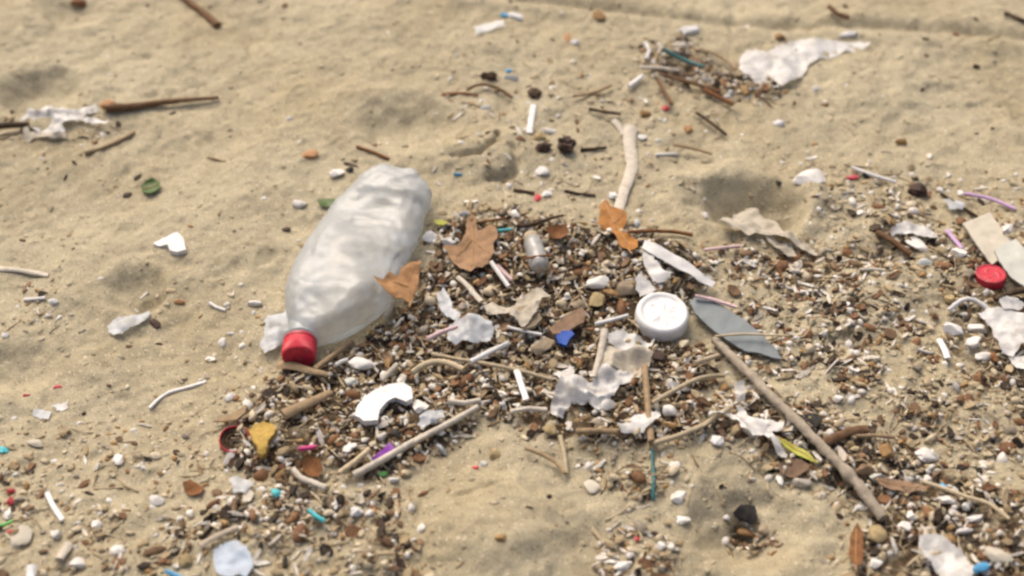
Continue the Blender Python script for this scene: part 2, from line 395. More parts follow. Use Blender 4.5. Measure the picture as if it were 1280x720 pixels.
# ------------------------------------------------------------------ mesh helpers
def tag(o, label=None, cat=None, group=None, kind=None):
    if label: o['label'] = label
    if cat: o['category'] = cat
    if group: o['group'] = group
    if kind: o['kind'] = kind
    return o
def mesh_np(name, V, F, mat, smooth=True):
    me = bpy.data.meshes.new(name)
    me.from_pydata([tuple(v) for v in V], [], [tuple(int(i) for i in f) for f in F])
    me.materials.append(mat); me.validate()
    if smooth: me.polygons.foreach_set('use_smooth', [True]*len(me.polygons))
    me.update(); return me
def link(name, me, parent=None, loc=None):
    o = bpy.data.objects.new(name, me); COL.objects.link(o)
    if loc is not None: o.location = loc
    if parent: o.parent = parent
    return o
def build(name, V, F, mat, parent=None, smooth=True, sharp=None):
    """one mesh object; origin at the middle of its base (or at its parent's)"""
    V = np.asarray(V, float)
    if parent is None:
        c = np.array(((V[:, 0].min()+V[:, 0].max())/2, (V[:, 1].min()+V[:, 1].max())/2, V[:, 2].min()))
    else: c = np.array(parent.location)
    me = mesh_np(name, V-c, F, mat, smooth)
    o = link(name, me, parent, None if parent else c)
    if sharp: me.set_sharp_from_angle(angle=R(sharp))
    return o
def empty(name, loc):
    e = bpy.data.objects.new(name, None); COL.objects.link(e); e.location = loc; e.empty_display_size = .02
    return e

MASK = np.zeros((NY, NX), bool)
def win(xa, xb, ya, yb):
    i0 = max(0, int((xa-x0)/STEP)-1); i1 = min(NX, int((xb-x0)/STEP)+2)
    j0 = max(0, int((ya-y0)/STEP)-1); j1 = min(NY, int((yb-y0)/STEP)+2)
    return i0, max(i0, i1), j0, max(j0, j1)
def mask_poly(P, grow=.001):
    P = np.asarray(P)[:, :2]
    i0, i1, j0, j1 = win(P[:, 0].min(), P[:, 0].max(), P[:, 1].min(), P[:, 1].max())
    if i1 <= i0 or j1 <= j0: return
    X, Y = np.meshgrid(fx[i0:i1], fy[j0:j1]); MASK[j0:j1, i0:i1] |= poly_dist(X, Y, [tuple(p) for p in P]) < grow
def mask_line(P, r):
    P = np.asarray(P)[:, :2]
    i0, i1, j0, j1 = win(P[:, 0].min()-r, P[:, 0].max()+r, P[:, 1].min()-r, P[:, 1].max()+r)
    if i1 <= i0 or j1 <= j0: return
    X, Y = np.meshgrid(fx[i0:i1], fy[j0:j1]); MASK[j0:j1, i0:i1] |= line_dist(X, Y, [tuple(p) for p in P]) < r

def sheet_mesh(P, z_of, thick, res, rag=.10):
    """polygon (world XY) filled with a fine irregular triangle net, given height and thickness"""
    P = np.asarray(P)[:, :2]; pts = []
    n = len(P)
    for i in range(n):
        a, b = P[i], P[(i+1) % n]; k = max(1, int(round(np.linalg.norm(b-a)/res)))
        for t in range(k):
            q = a+(b-a)*t/k
            if t: q = q+rng.normal(0, res*rag, 2)+rag*.010*np.array((float(noise(q[0], q[1], 120, 61)), float(noise(q[0], q[1], 120, 62))))*(1 if rag > .15 else 0)
            pts.append(q)
    nb = len(pts)
    xs = np.arange(P[:, 0].min(), P[:, 0].max(), res); ys = np.arange(P[:, 1].min(), P[:, 1].max(), res)
    if len(xs) and len(ys):
        X, Y = np.meshgrid(xs, ys); X = X+rng.uniform(-.3, .3, X.shape)*res; Y = Y+rng.uniform(-.3, .3, Y.shape)*res
        d = poly_dist(X, Y, [tuple(p) for p in pts]); k = d < -res*.55
        pts += list(np.stack((X[k], Y[k]), 1))
    vs, es, fs, *_ = delaunay_2d_cdt([Vector((p[0], p[1])) for p in pts], [], [list(range(nb))], 1, 1e-7)
    V = np.array([(v[0], v[1]) for v in vs]); Z = z_of(V[:, 0], V[:, 1])
    top = np.column_stack((V, Z)); nv = len(V)
    F = [tuple(f) for f in fs]
    bot = top.copy(); bot[:, 2] -= thick
    cnt = {}
    for f in F:
        for a, b in zip(f, f[1:]+f[:1]): cnt[(a, b)] = cnt.get((a, b), 0)+1
    walls = [(b, a, a+nv, b+nv) for (a, b) in cnt if (b, a) not in cnt]
    F2 = F+[tuple(i+nv for i in reversed(f)) for f in F]+walls
    return np.vstack((top, bot)), F2
def sheet(name, label, cat, mat, poly, thick=.6, amp=1.5, lift=1.0, rigid=False, freq=90, curl=0, parent=None, fold=0, smooth=True, tilt=(0, 0), wob=.5, drape=.85, bury=.0035):
    P = np.array([G(x, y, lift*.001) for x, y in poly])
    c = P[:, :2].mean(0); span = np.ptp(P[:, :2], axis=0).max()
    sd_ = random.randint(50, 900)
    X, Y = np.meshgrid(np.linspace(P[:, 0].min(), P[:, 0].max(), 12), np.linspace(P[:, 1].min(), P[:, 1].max(), 12))
    k = poly_dist(X, Y, [tuple(p[:2]) for p in P]) < 0
    if k.sum() < 6: k[:] = True
    xs, ys = X[k], Y[k]; zs = samp(SURF[0], xs, ys)
    A = np.column_stack((np.ones(len(xs)), xs-c[0], ys-c[1])); co = np.linalg.lstsq(A, zs, rcond=None)[0]
    co[1:] = np.clip(co[1:], -.4, .4); res_ = zs-A@co; co[0] += np.percentile(res_, 75)+lift*.001
    co[1] += tilt[0]; co[2] += tilt[1]
    if parent is not None and 'plane' in parent: co = np.array(parent['plane']); co[0] += lift*.001; c = np.array(parent['pc'])
    if rigid: P = np.array([on_plane(x, y, co, c) for x, y in poly])
    def z_of(x, y):
        pl = co[0]+co[1]*(x-c[0])+co[2]*(y-c[1])
        wb = drape if fold else wob
        if not rigid: pl = pl*(1-wb)+wb*(samp(SURF[0], x, y)+lift*.001)
        r2 = ((x-c[0])**2+(y-c[1])**2)/(span*.5)**2
        n1 = noise(x, y, freq, sd_); n2 = noise(x, y, freq*2.3, sd_+1)
        z = pl+amp*.001*(n1+.45*n2)+curl*.001*r2
        if fold: z = z+fold*.001*(.8*(1-np.abs(noise(x, y, freq*.5, sd_+2))*2.2)+.40*(1-np.abs(noise(x+.3*y, y, freq*1.1, sd_+3))*2)+.08*(1-np.abs(noise(x, y-.4*x, freq*2.4, sd_+4))*2))
        return z
    V, F = sheet_mesh(P, z_of, thick*.001, max(.0019, span/40), .17 if str(mat).startswith('film') or mat == 'sponge' else .10)
    o = build(name, V, F, M[mat] if isinstance(mat, str) else mat, parent, smooth, 50)
    if parent is None: tag(o, label, cat); mask_poly(P, -bury if str(mat).startswith('film') else 0)
    o['plane'] = [float(v) for v in co]; o['pc'] = [float(v) for v in c]
    return o
def tube(path, rad, sides=7, flat=1.0, cap=True, rough=0.0, seed=0):
    path = np.asarray(path, float); n = len(path); V = []; F = []
    up = np.array((0, 0, 1.0))
    for i in range(n):
        t = path[min(i+1, n-1)]-path[max(i-1, 0)]; t = t/(np.linalg.norm(t)+1e-9)
        s = np.cross(t, up); s = s/(np.linalg.norm(s)+1e-9) if np.linalg.norm(s) > 1e-4 else np.array((1., 0, 0)); u = np.cross(s, t)
        for k in range(sides):
            a = 2*math.pi*k/sides
            r = rad[i]*(1+rough*float(noise(i*.9+seed, k*1.7, 1, 3+seed)))
            V.append(path[i]+s*math.cos(a)*r+u*math.sin(a)*r*flat)
    for i in range(n-1):
        for k in range(sides):
            a = i*sides+k; b = i*sides+(k+1) % sides; F.append((a, b, b+sides, a+sides))
    if cap:
        F.append(tuple(range(sides))[::-1]); F.append(tuple((n-1)*sides+k for k in range(sides)))
    return np.array(V), F
def resample(P, n):
    P = np.asarray(P, float); L = np.r_[0, np.cumsum(np.linalg.norm(np.diff(P, axis=0), axis=1))]
    t = np.linspace(0, L[-1], n); Q = np.column_stack([np.interp(t, L, P[:, k]) for k in range(P.shape[1])])
    if len(P) > 2 and n > 6:
        for _ in range(2): Q[1:-1] = .25*Q[:-2]+.5*Q[1:-1]+.25*Q[2:]
    return Q
def stick(name, label, cat, mat, pts, wpx, flat=1.0, soft=False, lift=0.0, taper=1.0, nodes=(), rough=.12, sides=8, parent=None, n=None):
    """a rod along pixels; wpx = its width in pixels at the start, taper = end width / start width"""
    mx_, my_ = pts[len(pts)//2]; r0 = wpx*mpp(mx_, my_)*.5
    P = np.array([G(x, y, r0*flat+lift*.001) for x, y in pts])
    L = np.linalg.norm(np.diff(P, axis=0), axis=1).sum()
    n = n or int(np.clip(L/.006, 5, 40)); Q = resample(P, n); t = np.linspace(0, 1, n)
    zs = samp(SURF[0], Q[:, 0], Q[:, 1])
    if soft: Q[:, 2] = zs+r0*flat*.8+lift*.001
    else:
        b = np.polyfit(t, zs, 1 if len(pts) < 4 else 2); fit = np.polyval(b, t)
        Q[:, 2] = fit+np.percentile(zs-fit, 80)+r0*flat*.85+lift*.001
    rad = r0*(1+(taper-1)*t)
    for tn, amt in nodes: rad = rad*(1+amt*np.exp(-((t-tn)/.018)**2))
    V, F = tube(Q, rad, sides, flat, True, rough, random.randint(0, 99))
    o = build(name, V, F, M[mat], parent, True, 55)
    if parent is None: tag(o, label, cat); mask_line(Q, r0*1.1)
    return o
def ico(sub):
    bm = bmesh.new(); bmesh.ops.create_icosphere(bm, subdivisions=sub, radius=1)
    V = np.array([v.co[:] for v in bm.verts]); F = np.array([[v.index for v in f.verts] for f in bm.faces]); bm.free(); return V, F
ICO = {s: ico(s) for s in (1, 2, 3)}
def noise3(V, f, seed):
    return (noise(V[:, 0]+.37*V[:, 2], V[:, 1]-.21*V[:, 2], f, seed)+noise(V[:, 1]+.5, V[:, 2]+.3*V[:, 0], f, seed+1)+noise(V[:, 2], V[:, 0]-.4*V[:, 1], f, seed+2))/2
def facet(V, k, lo, hi, seed):
    r = np.random.default_rng(seed)
    for _ in range(k):
        n = r.normal(size=3); n /= np.linalg.norm(n); off = r.uniform(lo, hi)
        V = V-np.maximum(V@n-off, 0)[:, None]*n*.92
    return V
def blob(name, label, cat, mat, px, py, w, h, rot=0, hz=.5, rough=.36, sub=3, flatb=True, lift=0., parent=None, freq=1.6, sharp=38):
    """a lump w x h pixels across (as seen), hz = height / width"""
    s = mpp(px, py)
    a = w*s*.5; c = a*hz; b = max(h*s*.5/SP-c*.35, a*.28)
    V, F = ICO[sub]; sd_ = random.randint(1, 999)
    V = V*(1+rough*noise3(V, freq, sd_)+rough*.4*noise3(V, freq*2.6, sd_+9))[:, None]
    V = facet(V, 7, .5, .85, sd_) if freq < 2.4 else V; V = V/np.abs(V).max(0)
    V = V*np.array((a, b, c)); V[:, 2] = np.where(V[:, 2] < -c*.55, -c*.55, V[:, 2]) if flatb else V[:, 2]
    ca, sa = math.cos(R(rot)), math.sin(R(rot))
    V = np.column_stack((V[:, 0]*ca-V[:, 1]*sa, V[:, 0]*sa+V[:, 1]*ca, V[:, 2]))
    p = G(px, py, c*.5+lift*.001); V = V+p
    V[:, 2] -= c*.06
    o = build(name, V, F, M[mat], parent, True, sharp)
    if parent is None:
        tag(o, label, cat); mask_poly([(p[0]+a*math.cos(k), p[1]+b*math.sin(k)) for k in np.linspace(0, 6.2, 14)])
    return o
def lathe(profile, seg, rib=0, ribr=(0, 9e9), ribn=60):
    V = []; F = []; n = len(profile)
    for i, (r, z) in enumerate(profile):
        for k in range(seg):
            a = 2*math.pi*k/seg; rr = r
            if rib and ribr[0] <= i <= ribr[1]: rr = r-(rib if (k % 2) else 0)
            V.append((rr*math.cos(a), rr*math.sin(a), z))
    for i in range(n-1):
        for k in range(seg):
            a = i*seg+k; b = i*seg+(k+1) % seg; F.append((a, b, b+seg, a+seg))
    return np.array(V), F

# ------------------------------------------------------------------ ground sheet
def make_ground():
    ny, nx = GZ.shape
    V = np.column_stack((GX.ravel(), GY.ravel(), GZ.ravel()))
    idx = np.arange(ny*nx).reshape(ny, nx)
    Q = np.stack((idx[:-1, :-1], idx[:-1, 1:], idx[1:, 1:], idx[1:, :-1]), -1).reshape(-1, 4)
    me = bpy.data.meshes.new('sand_ground')
    me.vertices.add(len(V)); me.vertices.foreach_set('co', V.ravel())
    me.loops.add(Q.size); me.loops.foreach_set('vertex_index', Q.ravel().astype(np.int32))
    me.polygons.add(len(Q)); me.polygons.foreach_set('loop_start', np.arange(0, Q.size, 4, dtype=np.int32))
    me.polygons.foreach_set('loop_total', np.full(len(Q), 4, np.int32)); me.update(calc_edges=True)
    me.polygons.foreach_set('use_smooth', np.ones(len(Q), bool))
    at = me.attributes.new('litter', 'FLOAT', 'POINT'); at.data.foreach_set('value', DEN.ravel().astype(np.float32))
    me.materials.append(M['sand'])
    o = link('sand_ground', me); tag(o, 'pale beige beach sand with hollows and footprints', 'sand', kind='structure')
make_ground()

# ------------------------------------------------------------------ templates of loose litter pieces (half length 1)
def t_pebble(sub, seed, b=.8, c=.6):
    V, F = ICO[sub]; V = facet(V*(1+.34*noise3(V, 1.2, seed)+.16*noise3(V, 3.1, seed+5))[:, None], 7, .38, .8, seed); V = V/np.abs(V).max(0)
    return V*np.array((1, b, c)), F, b, c
def t_chip(seed, b=.55, c=.16):
    r = np.random.default_rng(seed); n = 7
    a = np.sort(r.uniform(0, 2*math.pi, n)+np.linspace(0, 2*math.pi, n, endpoint=False)*1.0 % 6.28)
    a = np.linspace(0, 2*math.pi, n, endpoint=False)+r.uniform(-.3, .3, n)
    q = r.uniform(.72, 1.05, n)
    P = np.column_stack((np.cos(a)*q, np.sin(a)*q*b)); z = r.uniform(-.3, .3, n)*c
    V = np.vstack((np.column_stack((P*.9, z+c)), np.column_stack((P, z*.5)), np.column_stack((P*.85, z-c)), [(0, 0, c*r.uniform(.6, 1.5)), (0, 0, -c)]))
    V[:, 2] += r.uniform(-.15, .25)*V[:, 0]**2
    F = []
    for i in range(n):
        j = (i+1) % n
        F += [(i, j, 3*n)[::1], (i+n, j+n, j), (i+n, j, i), (i+2*n, j+2*n, j+n), (i+2*n, j+n, i+n), (j+2*n, i+2*n, 3*n+1)]
    return V, np.array(F), b, c
def t_shell(seed, b=.75, c=.28):
    r = np.random.default_rng(seed); n = 9; V = []; F = []
    a = np.linspace(0, 2*math.pi, n, endpoint=False)+r.uniform(-.15, .15, n); q = r.uniform(.78, 1.05, n)
    for side, th in ((1, 0), (-1, -.13)):
        for rr in (.5, 1.0):
            for i in range(n):
                x, y = math.cos(a[i])*q[i]*rr, math.sin(a[i])*q[i]*rr*b
                V.append((x, y, c*(1-1.6*rr*rr)+th+.03*math.cos(6*a[i])*rr))
        V.append((0, 0, c+th))
    m = 2*n+1
    for s in (0, 1):
        o = s*m
        for i in range(n):
            j = (i+1) % n; t = [(o+i, o+j, o+2*n), (o+n+i, o+n+j, o+j), (o+n+i, o+j, o+i)]
            F += t if s == 0 else [x[::-1] for x in t]
    for i in range(n):
        j = (i+1) % n; F += [(n+i, m+n+i, m+n+j), (n+i, m+n+j, n+j)]
    return np.array(V), np.array(F), b, c
def t_twig(seed, r0=.07, bend=.12, flat=1.0):
    r = np.random.default_rng(seed); n = 6; t = np.linspace(-1, 1, n)
    path = np.column_stack((t, bend*r.uniform(-1, 1)*(t*t-.4)+r.normal(0, .02, n), r.normal(0, .012, n)+.3*bend*r.uniform(-1, 1)*(t*t-.4)))
    rad = r0*(1+r.normal(0, .15, n))*(1-.25*(t+1)/2)
    V, F = tube(path, rad, 5, flat); T3 = []
    for f in F:
        for k in range(1, len(f)-1): T3.append((f[0], f[k], f[k+1]))
    return V, np.array(T3), r0*1.4, r0*flat
def t_leaf(seed, b=.6, c=.2):
    r = np.random.default_rng(seed); V, F, _, _ = t_shell(seed, b, c*.9)
    V = V.copy(); V[:, 2] += .22*r.uniform(-1, 1)*V[:, 0]+.35*r.uniform(-1, 1)*V[:, 0]*V[:, 1]
    return V, F, b, c
TPL = {
 'pebble': [t_pebble(2, s, b, c) for s, b, c in ((1, .8, .5), (2, .6, .4), (3, .85, .55), (4, .5, .35), (5, .72, .3), (6, .66, .45), (7, .42, .32), (8, .9, .4))],
 'grit': [t_pebble(1, s, b, c) for s, b, c in ((11, .7, .5), (12, .5, .4), (13, .85, .6), (14, .6, .3), (15, .4, .3))],
 'shell_fragment': [t_shell(s, b, c) for s, b, c in ((21, .75, .25), (22, .6, .3), (23, .85, .22), (24, .5, .26), (25, .7, .35))],
 'bark_chip': [t_chip(s, b, c) for s, b, c in ((31, .5, .16), (32, .4, .2), (33, .7, .14), (34, .3, .16), (35, .55, .22), (36, .8, .18))],
 'sliver': [t_chip(s, b, c) for s, b, c in ((81, .24, .12), (82, .18, .10), (83, .3, .10), (84, .14, .12), (85, .36, .09))],
 'twig': [t_twig(s, r0, be) for s, r0, be in ((41, .07, .15), (42, .055, .25), (43, .09, .1), (44, .05, .3), (45, .11, .05), (46, .075, .2))],
 'plant_fibre': [t_twig(s, r0, be) for s, r0, be in ((51, .03, .4), (52, .025, .6), (53, .035, .3))],
 'plastic_scrap': [t_chip(s, b, c) for s, b, c in ((61, .35, .1), (62, .6, .08), (63, .25, .14), (64, .5, .12))],
 'film_shred': [t_leaf(s, b, c) for s, b, c in ((91, .5, .3), (92, .35, .4), (93, .7, .3), (94, .28, .35), (95, .6, .45))],
 'leaf_scrap': [t_leaf(s, b, c) for s, b, c in ((71, .6, .2), (72, .45, .25), (73, .75, .15))],
}
COLS = {
 'tan': [(.33, .245, .135), (.46, .37, .23)], 'ochre': [(.33, .19, .075), (.43, .28, .125)], 'brown': [(.13, .075, .038), (.24, .145, .08)],
 'grey': [(.24, .20, .15), (.38, .33, .26)], 'cream': [(.52, .43, .28), (.66, .57, .42)], 'white': [(.64, .60, .53), (.82, .79, .73)],
 'dark': [(.012, .008, .005), (.055, .033, .019)], 'rust': [(.14, .066, .030), (.265, .135, .062)], 'straw': [(.42, .32, .19), (.60, .50, .35)],  # 'dark': blackish plant bits, deepened further to imitate shadow between pieces
 'bleached': [(.55, .49, .40), (.70, .65, .57)],
}
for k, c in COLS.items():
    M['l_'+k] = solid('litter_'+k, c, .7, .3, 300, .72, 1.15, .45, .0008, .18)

M['l_milky'] = M['film_white']; M['l_clear'] = M['film_clear']; M['l_yellowed'] = M['film_cream']
def place(tpl, x, y, s, r, tmax=.6, sink=.3, jit=.25):
    """rest a piece of half length s on whatever is there; returns 3x3 and position, raises the pile"""
    V, F, b, c = tpl
    yaw = r.uniform(0, 2*math.pi); ca, sa = math.cos(yaw), math.sin(yaw)
    e = s*.75; eb = max(b*s*.75, STEP)
    xx = np.array((x, x+ca*e, x-ca*e, x-sa*eb, x+sa*eb)); yy = np.array((y, y+sa*e, y-sa*e, y+ca*eb, y-ca*eb))
    z = samp(T, xx, yy)
    gu = (z[1]-z[2])/(2*e); gv = (z[3]-z[4])/(2*eb)
    gu = max(-tmax, min(tmax, gu+r.normal(0, jit*.6))); gv = max(-tmax, min(tmax, gv+r.normal(0, jit)))
    base = .5*z[0]+.5*(z[1]+z[2]+z[3]+z[4])/4
    zc = base+c*s*(1-sink)
    U = np.array((ca, sa, gu)); U /= np.linalg.norm(U); W = np.array((-sa, ca, gv)); W -= U*W.dot(U); W /= np.linalg.norm(W); Nn = np.cross(U, W)
    A = np.column_stack((U, W, Nn))*s
    i0, i1, j0, j1 = win(x-s, x+s, y-s, y+s)
    if i1 > i0 and j1 > j0:
        X = fx[i0:i1][None, :]-x; Y = fy[j0:j1][:, None]-y
        u = (X*ca+Y*sa)/s; v = (-X*sa+Y*ca)/(max(b*s, STEP*.6)); q = u*u+v*v
        zt = zc+gu*u*s+c*s*.8*np.sqrt(np.clip(1-q, 0, 1))
        T[j0:j1, i0:i1] = np.where(q < 1, np.maximum(T[j0:j1, i0:i1], zt), T[j0:j1, i0:i1])
    return A, np.array((x, y, zc))
def cand(n, floor=0.0, power=1.0, pad=.08):
    """random ground points accepted by litter density"""
    X = rng.uniform(-.75, .75, n); Y = rng.uniform(-.46, .60, n)
    d = samp(DENF, X, Y)*np.clip(1.08+.75*noise(X, Y, 26, 77)+.4*noise(X, Y, 70, 78), .1, 1.5)
    k = rng.uniform(0, 1, n) < np.maximum(np.clip(d, 0, 1)**power, floor)
    return X[k], Y[k], d[k]

# fine litter nobody could count: one mesh per look
def stuff(name, label, cat, n, kind, col, smin, smax, floor=0., power=1., sink=.3, smooth=True, sel=None):
    X, Y, D = cand(n, floor, power); VV = []; FF = []; off = 0
    for x, y, d in zip(X, Y, D):
        if sel and not sel(x, y, d): continue
        tp = TPL[kind][rng.integers(len(TPL[kind]))]; s = smin*(smax/smin)**(rng.uniform()**1.6)
        A, p = place(tp, x, y, s, rng, sink=sink+(.5 if kind != 'plant_fibre' else .1)*(1-min(1, d)))
        VV.append(tp[0]@A.T+p); FF.append(tp[1]+off); off += len(tp[0])
    V = np.vstack(VV); F = np.vstack(FF)
    me = bpy.data.meshes.new(name); me.vertices.add(len(V)); me.vertices.foreach_set('co', V.ravel())
    me.loops.add(F.size); me.loops.foreach_set('vertex_index', F.ravel().astype(np.int32))
    me.polygons.add(len(F)); me.polygons.foreach_set('loop_start', np.arange(0, F.size, 3, dtype=np.int32))
    me.polygons.foreach_set('loop_total', np.full(len(F), 3, np.int32)); me.update(calc_edges=True)
    me.polygons.foreach_set('use_smooth', np.full(len(F), smooth)); me.materials.append(M[col])
    tag(link(name, me), label, cat, kind='stuff'); return len(VV)
cnt = {}
for nm, lb, ct, n_, kd, cl, a_, b_, fl, pw_, sm in (
  ('sand_clods', 'tiny crumbs of caked sand all over the beach', 'sand crumbs', 5200, 'grit', 'clod', .0012, .0042, .6, 1, True),
  ('litter_clods', 'lumps of caked sand mixed into the litter', 'sand crumbs', 10816, 'pebble', 'clod', 0.0016, 0.0051, .01, 0.75, False),
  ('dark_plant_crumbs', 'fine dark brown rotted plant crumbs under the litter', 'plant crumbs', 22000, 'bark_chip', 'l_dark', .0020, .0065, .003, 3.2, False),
  ('brown_bark_crumbs', 'fine brown bark crumbs in the litter', 'bark crumbs', 8000, 'bark_chip', 'l_brown', 0.0016, 0.0065, .006, 2.8, False),
  ('tan_grit', 'fine tan stone grit in the litter', 'grit', 17500, 'grit', 'l_tan', 0.0014, 0.0046, .010, 1.0, True),
  ('rusty_bark_crumbs', 'fine rust brown bark crumbs in the litter', 'bark crumbs', 5500, 'bark_chip', 'l_rust', 0.0018, 0.0062, .005, 2.6, False),
  ('ochre_grit', 'fine ochre stone grit in the litter', 'grit', 7699, 'grit', 'l_ochre', 0.0014, 0.0042, .006, 1, True),
  ('grey_grit', 'fine grey stone grit in the litter', 'grit', 5000, 'grit', 'l_grey', .0014, .0044, .006, 1, True),
  ('straw_fibres', 'thin pale straw fibres tangled through the litter', 'fibres', 6732, 'plant_fibre', 'l_straw', 0.0066, 0.0198, 0, 1.2, True),
  ('brown_fibres', 'thin brown plant fibres tangled through the litter', 'fibres', 3960, 'plant_fibre', 'l_brown', 0.0060, 0.0180, .004, 1.2, True),
  ('cream_grit', 'fine cream shell grit in the litter', 'shell grit', 9750, 'grit', 'l_cream', 0.0014, 0.0046, .008, 1.0, True),
  ('brown_slivers', 'many small brown wood slivers filling the litter heap', 'wood slivers', 4275, 'sliver', 'l_brown', 0.0047, 0.0114, 0, 2.8, False),
  ('tan_slivers', 'many small tan wood slivers filling the litter heap', 'wood slivers', 5280, 'sliver', 'l_tan', 0.0047, 0.0114, 0, 1.95, False),
  ('small_tan_pebbles', 'many small tan pebbles filling the litter heap', 'pebbles', 3901, 'pebble', 'l_tan', 0.0027, 0.0052, 0, 1.65, False),
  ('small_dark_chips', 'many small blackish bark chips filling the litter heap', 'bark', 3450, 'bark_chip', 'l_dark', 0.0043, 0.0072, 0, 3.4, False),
  ('small_rust_chips', 'many small rusty bark chips filling the litter heap', 'bark', 2728, 'bark_chip', 'l_rust', 0.0038, 0.0068, 0, 3.0, False),
  ('small_straw_pieces', 'many short straw pieces filling the litter heap', 'straw', 6240, 'twig', 'l_straw', 0.0066, 0.0133, 0, 1.85, True),
  ('small_cream_pebbles', 'many small cream pebbles filling the litter heap', 'pebbles', 3442, 'pebble', 'l_cream', 0.0025, 0.0049, 0, 1.45, True),
  ('small_grey_pebbles', 'many small grey pebbles filling the litter heap', 'pebbles', 2025, 'pebble', 'l_grey', 0.0024, 0.0046, 0, 1.55, False),
  ('bleached_slivers', 'many small bleached wood slivers filling the litter heap', 'wood slivers', 4992, 'sliver', 'l_bleached', 0.0047, 0.0114, 0, 1.85, False),
  ('white_slivers', 'many small white plastic slivers filling the litter heap', 'plastic slivers', 2600, 'sliver', 'l_white', 0.0035, 0.0110, .001, 1.5, False),
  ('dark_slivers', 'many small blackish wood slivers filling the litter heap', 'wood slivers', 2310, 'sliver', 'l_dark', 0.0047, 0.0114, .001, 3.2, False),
  ('white_shell_grit', 'fine white shell grit in the litter', 'shell grit', 6240, 'shell_fragment', 'l_white', 0.0014, 0.0046, .006, 1.0, True),
  ('small_white_shells', 'many small white shell bits filling the litter heap', 'shell bits', 4035, 'shell_fragment', 'l_white', 0.0028, 0.0055, 0, 1.45, True)):
    cnt[nm] = stuff(nm, lb, ct, n_, kd, cl, a_, b_, floor=fl, power=pw_, smooth=sm, sink=.5 if kd == 'grit' and cl == 'clod' else .3)
print('stuff', cnt, 'top', float((T-GZ[FY, FX]).max()))
SURF[0] = blur(T, 2)

